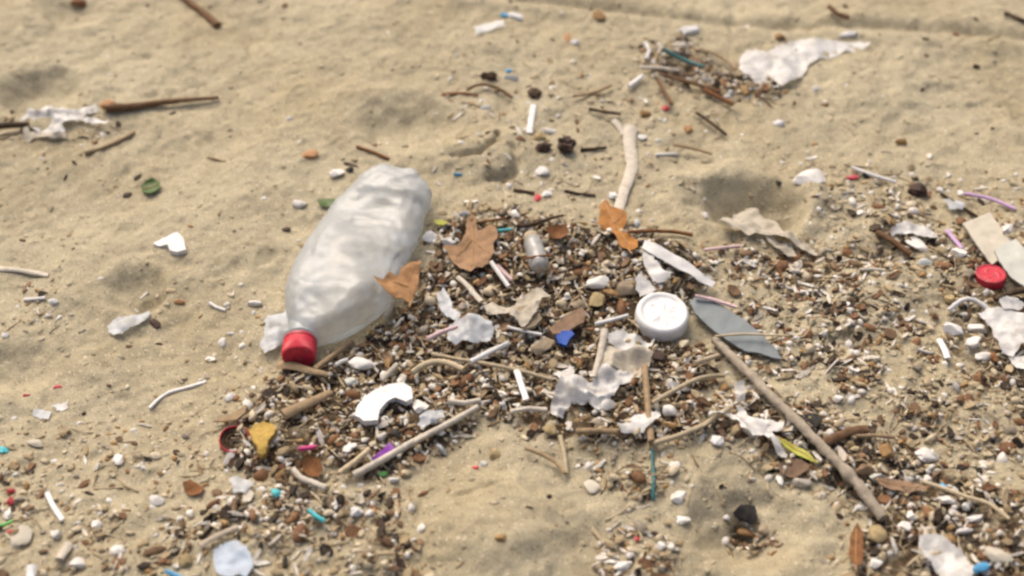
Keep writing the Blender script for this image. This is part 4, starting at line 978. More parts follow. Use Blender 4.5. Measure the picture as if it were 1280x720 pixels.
K('lilac_straw', 'grey lilac plastic strip beside the cream plate', 'plastic straw', 'lilac', [(1183,288),(1192,298),(1203,310)], 6, flat=.5)
K('pink_stick', 'thin pink plastic stick along the edge of the grey shard', 'plastic stick', 'pink', [(869,369),(892,376),(921,384)], 4.5, lift=12)
K('straw_stem', 'thin straw lying across the grey plastic shard', 'straw', 'straw', [(894,420),(930,418),(985,421)], 3.0, lift=13)
K('plastic_stick', 'white plastic stick in the heap pointing at the jar lid', 'plastic stick', 'white', [(744,405),(766,399),(785,394)], 5, lift=6)
K('plastic_stick', 'thin white stick lying beside the cream crumpled film', 'plastic stick', 'white', [(634,409),(656,413),(677,419)], 4, lift=5)
K('plastic_stick', 'broad white plastic stick below the grey film bag scrap', 'plastic stick', 'white', [(588,452),(610,441),(636,429)], 7, lift=4)
K('straw_stem', 'long curved straw running under the white stick in the heap', 'straw', 'straw', [(540,444),(575,449),(610,456),(655,466),(690,473)], 5, lift=3)
K('plastic_strip', 'white flat plastic strip upright in the heap', 'plastic strip', 'white', [(646,464),(652,482),(658,502)], 8, flat=.4, lift=4)
K('straw_stem', 'thick pale stalk hanging from the ragged film', 'stalk', 'bone', [(756,412),(753,430),(749,448),(742,472)], 10, flat=.7, taper=.7, lift=7)
K('reed_stem', 'pale reed stalk bent like a hook in the heap', 'reed', 'straw', [(515,466),(526,457),(540,451),(560,452),(580,462)], 8, lift=5)
K('straw_stem', 'white reed splinter beside the foam arc', 'reed', 'bone', [(477,476),(488,464),(497,456)], 7, lift=3)
K('driftwood_piece', 'split tan driftwood piece right under the red bottle cap', 'driftwood', 'woodtan', [(350,455),(368,459),(388,464),(410,469)], 15, flat=.6, taper=.5, lift=3)
K('driftwood_piece', 'split grey tan driftwood wedge below the bottle neck', 'driftwood', 'woodtan', [(354,518),(375,508),(395,499),(414,490)], 17, flat=.6, taper=.6, lift=3)
K('brown_twig', 'straight brown twig leaning out from under the bottle', 'twig', 'woodtan', [(393,462),(416,445),(440,426)], 7, lift=3)
K('brown_twig', 'brown forked twig lying on sand behind the clear vial', 'twig', 'wooddark', [(646,284),(660,283),(680,276),(704,269)], 6, taper=.5, lift=1)
K('red_twig', 'thin red brown stalk sticking up behind the brown leaf', 'twig', 'rust', [(597,278),(612,276),(632,273)], 3, lift=6)
K('blue_stick', 'thin pale turquoise stick behind the brown leaf', 'plastic stick', 'turq', [(622,288),(641,286)], 3.5, lift=2)
K('red_stalk', 'long thin red brown stalk lying behind the folded white strip', 'twig', 'rust', [(785,290),(810,288),(840,289),(866,294)], 4.5, lift=3)
K('pink_stick', 'pale pink plastic stick near the cream torn film', 'plastic stick', 'pink', [(880,312),(905,310),(926,307)], 4, lift=4)
K('teal_thread', 'dark teal twisted thread standing out of the sand', 'thread', 'teal', [(815,562),(816,580),(817,600),(816,624)], 4.8, soft=True, rough=.3, n=24)
K('teal_strip', 'teal plastic strand caught in the twig clump', 'plastic strand', 'teal', [(829,62),(845,70),(860,77),(880,83)], 5, lift=9)
K('brown_twig', 'tan stick at the edge of the heap near the teal thread', 'twig', 'straw', [(817,554),(845,547),(880,532),(912,510)], 7, lift=4)
K('brown_twig', 'tan straight stem above the tan stick near the ragged film', 'twig', 'straw', [(815,506),(840,490),(876,473),(905,468)], 6, lift=4)
K('brown_twig', 'short tan stem under the jar lid towards the grey shard', 'twig', 'straw', [(868,455),(898,444)], 6, lift=5)
K('yellow_straw', 'curved yellow straw draped over the litter by a brown leaf', 'straw', 'straw', [(1155,604),(1180,611),(1208,621),(1235,632),(1262,648)], 5, lift=6, n=20)
K('brown_branch', 'brown curved bark branch behind the long stick', 'twig', 'woodbrown', [(1028,555),(1046,546),(1068,538),(1084,536)], 13, flat=.6, lift=3)
K('brown_twig', 'thin brown twig running out of the brown bark branch', 'twig', 'woodtan', [(1070,546),(1095,544),(1118,548)], 5, lift=4)
K('brown_twig', 'dark brown twig half buried by the half buried film', 'twig', 'woodbrown', [(1096,290),(1116,302),(1138,318)], 8, lift=1)
K('brown_twig', 'thin dark twig reaching the cream plastic plate', 'twig', 'wooddark', [(1176,242),(1200,258),(1222,271)], 4, lift=1)
K('brown_twig', 'dark twig on bare sand with a reddish broken end', 'twig', 'woodbrown', [(226,-6),(244,8),(258,18),(272,32)], 7, taper=1.5, lift=0)
K('brown_twig', 'thin brown sprig on sand beyond the bottle foot', 'twig', 'rust', [(446,183),(466,190),(486,198)], 4)
K('brown_twig', 'faint brown twig half sunk in sand near the snagged film', 'twig', 'woodtan', [(106,192),(128,185),(152,175),(168,165)], 5)
K('brown_twig', 'short dark splinter on sand beside the brown seed heads', 'twig', 'wooddark', [(726,187),(758,184)], 5, taper=.6)
K('brown_twig', 'thin dark twig on sand in front of the red and white bits', 'twig', 'wooddark', [(706,238),(724,242),(744,244)], 3.5)
K('brown_twig', 'dark twig beside the tiny red and white bits', 'twig', 'wooddark', [(642,238),(668,242)], 4.5)
K('brown_twig', 'brown leaf stalk lying on bare sand beyond the cracked lump', 'twig', 'rust', [(552,118),(576,116),(598,119)], 6, flat=.5, taper=.6)
K('reed_stem', 'white strip crossing the sand near the bag and red cap', 'plastic strip', 'white', [(1186,388),(1198,377),(1208,370),(1222,376),(1236,387)], 6, lift=5)
K('plastic_strip', 'pale blue grey strip upright among white pebbles by the bag', 'plastic strip', 'white', [(1174,424),(1180,436),(1185,448)], 8, flat=.5, lift=3)
K('brown_twig', 'dark brown stick beside the pale grey plastic plate', 'twig', 'wooddark', [(1244,374),(1270,366),(1296,362)], 7, lift=3)
K('plastic_stick', 'cream thin shell like stick on sand beyond the small mound', 'plastic stick', 'bone', [(1074,337),(1090,336),(1106,338)], 5)
K('plastic_strip', 'pale plastic strip leaning in sandy litter beside a small shell', 'plastic strip', 'white', [(59,616),(66,632),(78,650)], 7, flat=.5, lift=3)
K('plastic_strip', 'short thick whitish strip in sandy litter', 'plastic strip', 'bone', [(86,679),(80,689),(74,699)], 11, flat=.5, lift=3)
K('plastic_strip', 'white round ended stub standing in sandy litter', 'plastic stick', 'white', [(40,708),(38,730)], 13, flat=.8, lift=3)
K('green_wire', 'short bright green plastic wire by the red beads', 'plastic wire', 'greenp', [(-4,657),(8,655),(16,651)], 4.5, lift=3)
K('blue_stick', 'blue thin plastic stick in sandy litter near the pale blue scrap', 'plastic stick', 'sky', [(208,714),(222,720),(236,728)], 6, lift=3)
K('blue_stick', 'pale turquoise plastic sliver in the sandy litter', 'plastic stick', 'turq', [(386,638),(394,644),(406,652)], 6, lift=4)
K('magenta_sliver', 'bright magenta plastic sliver lying flat in the litter', 'plastic stick', 'magenta', [(373,561),(384,560),(395,558)], 6, lift=5)
K('driftwood_piece', 'grey split wood sliver beside the pale blue scrap', 'driftwood', 'woodgrey', [(250,682),(272,670),(298,658)], 10, flat=.5, taper=.7, lift=3)
K('bone_joint', 'knobbed whitish plastic peg in the litter near the bark flake', 'plastic peg', 'bone', [(366,586),(376,598),(392,604),(408,610)], 8, lift=4, nodes=((.12, .5),))
K('white_straw', 'diagonal white straw between the brown leaf and the vial', 'plastic straw', 'white', [(614,328),(624,342),(636,358)], 6, lift=6)
K('pink_stick', 'pink white plastic straw beside the diagonal white straw', 'plastic straw', 'pink', [(622,332),(632,342),(640,350)], 5, lift=6)
K('white_straw', 'split white reed below the brown leaf', 'reed', 'bone', [(572,346),(584,356),(594,368),(602,378)], 7, flat=.6, lift=6)
K('straw_stem', 'pale reed piece beneath the tan leaf by the bottle', 'reed', 'bone', [(492,376),(488,386),(482,396)], 7, lift=4)
K('pink_stick', 'pale pinkish stick across the film bag scrap', 'plastic stick', 'pink', [(534,424),(550,416),(572,408)], 6, lift=9)
K('plastic_stick', 'short white plastic stick fragment at the twig clump', 'plastic stick', 'white', [(786,108),(794,102),(803,95)], 6, lift=3)
for i, (pts, w, m, lb) in enumerate([
    ([(800,86),(826,84),(850,90)], 5, 'bone', 'pale straw across the twig clump'),
    ([(826,92),(850,100),(876,106),(900,116)], 5, 'woodbrown', 'brown long twig at the base of the twig clump'),
    ([(868,62),(890,64),(908,74),(920,86)], 4, 'woodtan', 'arched tan twig in the twig clump'),
    ([(836,78),(850,96),(862,110)], 4, 'wooddark', 'dark twig standing across the twig clump'),
    ([(880,112),(900,122),(916,130)], 6, 'rust', 'rusty twig end of the twig clump'),
    ([(822,100),(830,112),(840,130)], 5, 'woodbrown', 'brown twig sticking out from the twig clump'),
    ([(806,54),(812,62),(808,74)], 5, 'white', 'white splinter standing at the twig clump'),
    ([(870,140),(886,152),(908,168)], 4, 'wooddark', 'dark thin root on sand beyond the bent reed'),
    ([(842,180),(866,186),(890,192)], 4, 'woodtan', 'thin tan root on sand by the thin white stick'),
    ([(716,122),(740,116),(764,108)], 4, 'woodtan', 'thin tan rootlet on sand near the twig clump'),
    ([(736,136),(756,140),(776,142)], 4, 'wooddark', 'thin dark rootlet beside the bent reed top'),
    ([(1036,8),(1048,18),(1062,22)], 6, 'woodbrown', 'brown plant bit beyond the white plastic sheet'),
    ([(1256,16),(1276,24),(1296,30)], 5, 'wooddark', 'dark rootlet on the far sand'),
    ([(584,112),(600,104),(624,110),(640,122)], 4, 'woodbrown', 'thin brown root on sand near a small white bit'),
    ([(656,560),(676,566),(700,580),(706,592)], 5, 'woodtan', 'tan root fork at the edge of the smooth sand'),
    ([(700,545),(706,568),(708,592)], 6, 'straw', 'pale straw standing at the edge of the smooth sand'),
    ([(720,540),(744,538),(772,541)], 8, 'woodtan', 'thick tan stem below the ragged film'),
    ([(640,514),(660,512),(684,512)], 6, 'bone', 'pale straw lying below the upright white strip'),
    ([(806,460),(808,490),(811,520),(814,554)], 9, 'woodtan', 'long tan stalk running down to the teal thread'),
    ([(1150,700),(1164,694),(1176,690)], 7, 'straw', 'short straw leaning on the large white film scrap'),
    ([(424,592),(444,576),(462,562)], 7, 'straw', 'short pale straw beside the reed stem and purple scrap'),
    ([(560,502),(580,506),(600,500)], 7, 'bone', 'stubby bleached stick beside the reed stem tip')]):
    K('brown_twig' if m not in ('bone', 'straw', 'white') else 'straw_stem', lb, 'twig' if m not in ('bone', 'straw', 'white') else 'straw', m, pts, w, lift=2+2*(i % 3), soft=False)

# ================================================================== lumps: shells, pebbles, foam, seeds, beads
B = blob
S('foam_chunk', 'white angular foam chunk on bare sand', 'foam piece', 'foam', [(191,304),(204,297),(222,290),(229,297),(232,311),(222,314),(212,312),(209,305),(199,307)], 5.5, .8, 6, rigid=True, tilt=(.1, .1))
B('foam_chunk', 'small white foam crumb beside the cotton bud stick', 'foam piece', 'foam', 67, 378, 14, 11, 0, .7)
B('white_shell', 'bright white lumpy shell in the heap near the bottle neck', 'shell', 'shellw', 450, 453, 36, 22, -5, .5, .35)
K('white_straw', 'tiny white splinter at the tip of the bright white shell', 'plastic stick', 'white', [(419,456),(428,452),(434,449)], 5, lift=4)
B('white_pebble', 'rounded white pebble among the heap beside the foam arc', 'pebble', 'shellw', 524, 508, 26, 22, 10, .6)
B('white_pebble', 'grey white smooth pebble in front of the bottle neck', 'pebble', 'plate2', 439, 477, 18, 13, 0, .6)
B('white_shell', 'white oyster like shell half on sand beside a dark bead', 'shell', 'shellw', 1012, 222, 46, 24, 14, .28, .30)
B('white_shell', 'white shell scrap standing beside the dark seed heads', 'shell', 'shellw', 684, 163, 22, 9, 0, .4)
B('white_pebble', 'oval white pebble on bare sand near the bottle shoulder', 'pebble', 'shellw', 374, 255, 18, 14, 30, .6)
B('white_pebble', 'oval white pebble beside a dark fragment by the bottle foot', 'pebble', 'shellw', 421, 216, 19, 15, 10, .6)
B('dark_bit', 'black fragment beside the oval white pebble near the bottle foot', 'debris', 'black', 436, 212, 12, 8, 0, .5)
B('seed_head', 'fuzzy dark brown seed head on sand', 'seed head', 'seed', 707, 181, 27, 26, 0, .8, .5, freq=3)
B('seed_head', 'flat dark brown seed husk beside the fuzzy seed head', 'seed head', 'seed', 680, 184, 24, 16, 10, .6, .4, freq=2.5)
B('ochre_pebble', 'ochre lump under the white shell scrap', 'pebble', 'buff', 676, 171, 20, 14, 0, .6)
B('dark_seed', 'round ringed dark brown seed near the lollipop stick', 'seed', 'seed', 1147, 237, 25, 21, 0, .7, .3, freq=2.5)
B('dark_bit', 'black bead next to the white lollipop stick', 'bead', 'black', 1083, 220, 12, 10, 0, .7)
B('red_scrap', 'folded red plastic scrap near the white oyster like shell', 'plastic scrap', 'redfade', 1066, 222, 17, 8, -5, .4)
B('dark_bit', 'tiny black bead on sand before the white oyster like shell', 'bead', 'black', 973, 229, 10, 7, 0, .6)
B('white_pebble', 'small round white pebble at the end of the lilac straw', 'pebble', 'shellw', 1202, 242, 12, 10, 0, .7)
B('white_pebble', 'white pebble sitting on the edge of the cream plate', 'pebble', 'shellw', 1260, 285, 16, 14, 0, .7, lift=10)
B('white_shell', 'knobbly white shell below the half buried film', 'shell', 'shellw', 1146, 306, 18, 26, 30, .6, .4)
B('white_shell', 'white shell lump beside the grey lilac strip', 'shell', 'shellw', 1199, 316, 20, 16, 0, .6, .35)
B('white_pebble', 'large white lump in litter near the white bag scrap', 'pebble', 'foam', 1190, 411, 28, 20, -20, .6, .35)
B('white_pebble', 'oval white pebble next to the white bag scrap', 'pebble', 'shellw', 1215, 429, 22, 15, 0, .6)
B('white_pebble', 'cream shell dome between white bag scrap and white lump', 'shell', 'shellw', 1221, 410, 24, 14, 0, .5)
B('dark_red_bit', 'dark russet curled bit under the white bag scrap', 'debris', 'rust', 1242, 446, 10, 16, 0, .6)
B('white_pebble', 'small white shell beside the dark russet curled bit', 'shell', 'shellw', 1230, 445, 22, 14, -10, .5)
B('cream_pebble', 'cream yellow stone in litter by the white strip', 'pebble', 'buff', 1189, 374, 18, 14, 0, .7)
B('shell_dome', 'white grey dome shell behind the yellowish stone', 'shell', 'shellw', 748, 353, 32, 17, 5, .5, .2)
B('yellow_stone', 'yellowish squarish stone below the dome shell', 'stone', 'buff', 745, 374, 24, 24, 0, .6, .3)
B('cream_pebble', 'tan stone block beside the yellowish stone', 'stone', 'stone', 724, 380, 22, 16, 0, .5, .3)
B('cream_pebble', 'grey round pebble behind the jar lid', 'pebble', 'stone', 782, 361, 26, 24, 0, .6)
B('ochre_sliver', 'yellow orange sliver on the thin white film', 'plastic scrap', 'buff', 790, 426, 26, 9, -12, .25, lift=6)
B('ochre_sliver', 'ochre wood sliver lying over the yellowish stone', 'wood chip', 'ochre', 763, 366, 22, 8, -20, .35, lift=6)
B('dark_bit', 'dark grey block beside the pale draped film', 'debris', 'seed', 823, 447, 20, 13, 0, .6)
B('white_pebble', 'large off white pebble among the tan stems', 'pebble', 'shellw', 839, 513, 22, 18, 0, .7)
B('white_pebble', 'white oval pebble beside the tan stem', 'pebble', 'shellw', 841, 480, 18, 11, 0, .6)
B('ochre_pebble', 'orange brown pebble below the off white pebble', 'pebble', 'ochre', 836, 532, 22, 10, 0, .5)
B('ochre_pebble', 'ochre smooth pebble below the ragged film', 'pebble', 'buff', 688, 538, 22, 14, -10, .5)
B('grey_pebble', 'long grey pebble beside the bright blue chip', 'pebble', 'stone', 678, 432, 34, 18, 25, .45)
B('white_pebble', 'white chunk with a broken face by the long stick', 'foam piece', 'foam', 896, 550, 20, 15, -20, .6, .35)
B('white_pebble', 'small bright white pebble beyond the long stick', 'pebble', 'shellw', 1048, 498, 14, 10, 0, .7)
B('orange_pebble', 'round orange brown pebble beside the brown bark branch', 'pebble', 'ochre', 1109, 563, 20, 20, 0, .8)
B('white_pebble', 'white pebble at the sand edge of the dark pit', 'pebble', 'shellw', 976, 600, 11, 14, 20, .6)
B('cream_block', 'cream oblong wood block beside the mauve leaf scrap', 'wood chip', 'bone', 1005, 603, 30, 14, -10, .5, .25)
B('bone_piece', 'tan oblong peg behind the long stick', 'wood chip', 'bone', 1054, 568, 12, 22, 20, .5)
B('mauve_pebble', 'mauve grey pebble by the long stick end', 'pebble', 'umber', 1081, 587, 26, 16, 0, .6)
B('white_pebble', 'pale long pebble beside the mauve grey pebble', 'pebble', 'plate2', 1096, 597, 28, 12, -10, .5)
B('pink_shell', 'pinkish white shell cluster near the yellow straw', 'shell', 'shellw', 1158, 568, 30, 20, 10, .5, .4)
B('white_pebble', 'round white bead under the yellow straw', 'pebble', 'shellw', 1208, 632, 15, 12, 0, .8)
B('white_pebble', 'white pebble beside the brown flat leaf', 'pebble', 'shellw', 1183, 626, 22, 13, 0, .6)
B('white_pebble', 'small white bead at the start of the yellow straw', 'pebble', 'shellw', 1160, 599, 12, 12, 0, .8)
B('blue_bit', 'bright blue bit next to the yellow straw', 'plastic scrap', 'sky', 1178, 608, 12, 8, -20, .5, lift=3)
B('blue_sliver', 'bright blue plastic sliver beside the large white film', 'plastic scrap', 'sky', 1226, 710, 26, 12, 15, .3, lift=3)
B('white_sliver', 'white sliver lying below the round white bead', 'shell', 'shellw', 1217, 649, 32, 9, 12, .3)
B('white_sliver', 'white splinter shell nearer the large white film', 'shell', 'shellw', 1205, 664, 26, 8, 8, .35)
B('white_shell', 'white square shell beside the ochre stone by the stick end', 'shell', 'shellw', 1129, 657, 20, 14, 10, .5)
B('white_pebble', 'round white bead above the white square shell', 'pebble', 'shellw', 1139, 644, 12, 12, 0, .8)
B('ochre_pebble', 'ochre stone at the tip of the long stick', 'stone', 'buff', 1098, 668, 24, 22, 0, .6, .3)
B('cream_pebble', 'cream round pebble beside the rusty upright flake', 'pebble', 'shellw', 1095, 704, 18, 15, 0, .7)
B('cream_slab', 'cream long slab by the blue plastic sliver', 'stone', 'plate', 1250, 697, 40, 20, -25, .3)
B('turquoise_bit', 'turquoise plastic bit in the sandy litter', 'plastic scrap', 'turq', 344, 615, 13, 13, 30, .5, lift=2)
B('green_bit', 'green speck below the reed stem', 'plastic scrap', 'greenp', 479, 593, 13, 8, 20, .5)
B('white_pebble', 'white bead beside the green speck', 'pebble', 'foam', 493, 600, 14, 9, 0, .7)
B('white_pebble', 'white pebble pair, larger one, in sandy litter', 'pebble', 'foam', 447, 640, 18, 13, 0, .7)
B('white_pebble', 'white pebble pair, smaller one, in sandy litter', 'pebble', 'shellw', 462, 641, 14, 10, 0, .7)
B('red_bit', 'tiny red chip beside smooth bare sand', 'plastic scrap', 'redfade', 594, 584, 9, 6, 0, .5)
B('white_pebble', 'tiny white bead beside the tiny red chip', 'pebble', 'shellw', 605, 580, 11, 8, 0, .7)
B('ochre_pebble', 'square ochre stone on sand at the heap edge', 'stone', 'buff', 617, 567, 16, 14, 0, .7, .25)
B('white_pebble', 'round white bead just below the reed stem tip', 'pebble', 'shellw', 553, 541, 11, 9, 0, .8)
B('white_pebble', 'white oval pebble above the purple scrap', 'pebble', 'shellw', 438, 559, 22, 14, 20, .6)
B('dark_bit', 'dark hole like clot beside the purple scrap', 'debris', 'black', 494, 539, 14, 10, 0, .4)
B('cream_block', 'cream ribbed block on sand by the root fork', 'shell', 'plate', 738, 608, 26, 18, -20, .4, .25)
B('white_sliver', 'white shell sliver on sand beside the teal thread', 'shell', 'shellw', 846, 622, 30, 16, 32, .3)
B('white_shell', 'crumbly white shell on sand below the shell sliver', 'shell', 'shellw', 854, 650, 18, 13, 15, .5, .4)
B('white_pebble', 'white square pebble in the small litter cluster', 'pebble', 'shellw', 827, 682, 16, 12, 0, .6)
B('red_bit', 'tiny red bead in the small litter cluster', 'bead', 'redfade', 796, 673, 9, 7, 0, .7)
B('white_shell', 'curved white shell in the small litter cluster', 'shell', 'shellw', 780, 708, 26, 12, 15, .4, .3)
B('ochre_pebble', 'ochre stone at the bottom of the dark pit', 'stone', 'ochre', 930, 666, 24, 14, -15, .5)
B('grey_pebble', 'grey stone beside the black patch in the pit', 'stone', 'stone', 954, 662, 18, 15, 0, .6)
B('white_pebble', 'white bead at the rim of the dark pit', 'pebble', 'shellw', 908, 647, 10, 9, 0, .7)
B('white_shell', 'ring like white shell in the sandy litter', 'shell', 'shellw', 195, 625, 22, 15, 0, .4, .15)
B('white_pebble', 'round white bead alone on sandy ground above the ring shell', 'pebble', 'shellw', 147, 575, 15, 15, 0, .6)
B('ochre_pebble', 'yellow ochre stone beside the pale blue scrap', 'stone', 'buff', 231, 701, 17, 19, 0, .7)
B('white_pebble', 'tiny white bead beside the yellow ochre stone', 'pebble', 'shellw', 220, 709, 11, 7, 0, .7)
B('cream_pebble', 'white oval pebble below the whitish strip', 'pebble', 'shellw', 96, 705, 22, 15, 15, .6)
B('white_pebble', 'white round pebble near the leaning pale strip', 'pebble', 'shellw', 69, 668, 15, 12, 0, .7)
B('white_shell', 'white knobbed shell in sandy litter between strip and ring shell', 'shell', 'shellw', 121, 657, 14, 14, 0, .7)
B('cream_shell', 'cream broken shell beside the red beads', 'shell', 'plate', 24, 671, 34, 26, 30, .25, .3)
B('red_bead', 'red bead, upper of two on sandy litter', 'bead', 'redfade', 14, 614, 11, 10, 0, .7)
B('red_bead', 'red bead, lower of two on sandy litter', 'bead', 'redfade', 12, 627, 11, 11, 0, .7)
B('red_bit', 'small dark red chip under the green wire', 'plastic scrap', 'redfade', 12, 665, 9, 6, 0, .5)
B('white_pebble', 'white round pebble beside the green wire', 'pebble', 'shellw', 10, 643, 12, 14, 0, .7)
B('turquoise_bit', 'pale turquoise scrap on sand by a cream shell', 'plastic scrap', 'turq', 4, 563, 14, 9, -20, .4)
B('cream_shell', 'cream flat shell on bare sand near the turquoise scrap', 'shell', 'plate', 44, 553, 24, 11, -15, .3)
B('red_chip', 'pinkish red chip on bare sand', 'plastic scrap', 'redfade', 71, 484, 13, 6, 10, .3)
B('red_chip', 'dark red chip on bare sand', 'plastic scrap', 'red', 33, 494, 11, 4, 0, .35)
B('white_pebble', 'white blob on bare sand beside a grain of dark seed', 'pebble', 'shellw', 278, 427, 12, 12, 0, .6)
B('dark_seed', 'dark oval seed beside the small hazy film', 'seed', 'seed', 195, 404, 12, 15, 40, .5)
B('ochre_chip', 'small orange chip on bare sand beyond the footprint', 'wood chip', 'leaftan', 223, 377, 18, 7, 0, .35)
B('white_pebble', 'pale pebble on sand near the bottle cap end', 'pebble', 'shellw', 318, 379, 22, 7, 0, .5)
B('white_shell', 'small white shell in a sandy patch near the cream reed', 'shell', 'shellw', 6, 419, 11, 9, 0, .6)
B('pink_chip', 'orange brown lump on the brown driftwood stick', 'wood chip', 'leaftan', 134, 131, 22, 14, 0, .6, lift=4)
B('blue_bit', 'bright light blue bit on sand beside the lilac grey strip', 'plastic scrap', 'sky', 631, 19, 12, 7, 0, .5)
B('blue_bit', 'bright light blue bit on the cracked sand lump', 'plastic scrap', 'sky', 572, 218, 14, 5, 0, .4)
B('blue_bit', 'small blue bit with a white scrap under a brown root', 'plastic scrap', 'sky', 636, 89, 12, 6, 0, .5)
B('white_scrap', 'white scrap beside the small blue bit', 'plastic scrap', 'foam', 640, 97, 20, 6, 0, .4)
B('white_scrap', 'white crumb cluster beyond the lilac grey strip', 'plastic scrap', 'foam', 644, 20, 22, 10, -10, .4)
B('white_pebble', 'white crumb beside a brown chip on the far sand', 'pebble', 'foam', 719, 53, 14, 9, 0, .6)
B('brown_chip', 'upright brown chip on the far sand', 'wood chip', 'leaftan', 709, 47, 9, 16, 0, .5)
B('white_scrap', 'white shell cluster on the far sand beyond the twig clump', 'shell', 'foam', 864, 38, 34, 12, 10, .35)
B('white_shell', 'ring of white scraps behind the white plastic sheet', 'shell', 'foam', 1062, 43, 26, 7, 0, .3)
B('brown_chip', 'ochre stone behind the white plastic sheet', 'stone', 'ochre', 974, 46, 16, 10, 0, .6)
B('brown_chip', 'small brown stone on the far bare sand', 'stone', 'rust', 1195, 44, 10, 9, 0, .7)
B('brown_chip', 'orange brown lump on open sand beyond the lollipop stick', 'stone', 'ochre', 1125, 177, 18, 10, 0, .6)
B('dark_bit', 'dark small lump alone on the far sand', 'debris', 'seed', 1221, 83, 10, 7, 0, .7)
B('dark_bit', 'dark clot with a brown top on the far sand', 'debris', 'rust', 99, 4, 22, 12, 0, .5)
B('dark_bit', 'dark clot on the far sand in front of the wheel track', 'debris', 'ochre', 749, 20, 20, 16, 0, .5, .5)
B('red_bit', 'red bead on sand below the twig clump', 'bead', 'redfade', 833, 135, 11, 9, 0, .6)
B('orange_chip', 'orange chip near the top of the bent reed', 'wood chip', 'ochre', 806, 143, 16, 11, -10, .5)
B('ochre_pebble', 'tan orange pebble on sand between reed and hollow', 'pebble', 'leaftan', 860, 162, 13, 12, 0, .7)
B('white_scrap', 'small white and pink scrap beside the bent reed', 'plastic scrap', 'foam', 803, 171, 12, 12, 0, .6)
B('white_scrap', 'white broken shell on sand before the seed heads', 'shell', 'foam', 679, 214, 20, 16, -10, .4, .35)
B('red_bit', 'red flag like chip touching a white bit', 'plastic scrap', 'red', 672, 247, 10, 12, 0, .4)
B('white_scrap', 'white bit touching the red flag like chip', 'plastic scrap', 'foam', 683, 243, 14, 8, 10, .5)
B('white_scrap', 'pale blue white lump under the end of the bent reed', 'plastic scrap', 'foam', 768, 245, 16, 11, 0, .6)
B('white_shell', 'small white shell on sand near the white plastic sheet', 'shell', 'foam', 974, 154, 16, 9, 0, .5)
B('brown_chip', 'brown root clot beside the small blue bit', 'debris', 'wooddark', 612, 95, 30, 12, 0, .4, .5, freq=3)
B('brown_chip', 'brown root clot on sand beyond the plastic strip', 'debris', 'wooddark', 668, 116, 20, 18, 0, .4, .5, freq=3)
B('brown_chip', 'orange brown scrap on sand near the bottle foot', 'wood chip', 'leaftan', 388, 193, 22, 12, 0, .4)
B('dark_bit', 'small dark chip on sand beside the bottle shoulder', 'debris', 'seed', 358, 287, 12, 8, 0, .5)
B('white_pebble', 'white pebble behind the brown leaf near the yellow leaf tip', 'pebble', 'foam', 538, 296, 20, 17, 0, .6)
B('white_pebble', 'pale pebble next to the brown leaf', 'pebble', 'shellw', 560, 303, 22, 14, -15, .6)
B('white_pebble', 'white bit touching the top of the brown leaf', 'pebble', 'foam', 579, 267, 16, 7, 0, .6)

# clear vial lying in the heap
def make_vial():
    a = G(664, 297, .009); b = G(676, 342, .009); z = max(a[2], b[2]); a[2] = b[2] = z
    ax = b-a; L = np.linalg.norm(ax); rot = np.array(Vector(ax/L).to_track_quat('Z', 'Y').to_matrix()); s = mpp(670, 320); r = 12.0*s
    root = empty('clear_vial', (a+b)/2-np.array((0, 0, r))); tag(root, 'grey clear plastic vial lying between brown leaf and heap', 'vial')
    def add(nm, prof, seg, m, close=True):
        V, F = lathe(prof, seg)
        if close: F = F+[tuple(range(seg))[::-1], tuple((len(prof)-1)*seg+k for k in range(seg))]
        V = V@rot.T+a; me = mesh_np(nm, V-np.array(root.location), F, M[m]); link(nm, me, root); me.set_sharp_from_angle(angle=R(50))
    add('tube', [(r*.72, L*.06), (r*.86, L*.10), (r*.98, L*.2), (r, L*.36), (r*.90, L*.42), (r, L*.48), (r*1.02, L*.8), (r*.9, L*.93), (r*.5, L*1.0), (r*.15, L*1.01)], 32, 'tube')
    add('stopper', [(r*.4, -L*.10), (r*.75, -L*.07), (r*.8, L*.03), (r*.7, L*.07)], 20, 'straw')
    add('closed_end', [(r*.6, L*.90), (r*.84, L*.93), (r*.45, L*1.005), (r*.1, L*1.018)], 24, 'straw')
    mask_line([a, b], r)
make_vial()
stick('brown_twig', 'thin rusty twig lying across the clear vial', 'twig', 'rust', [(652,324),(672,321),(688,319)], 3, lift=20)

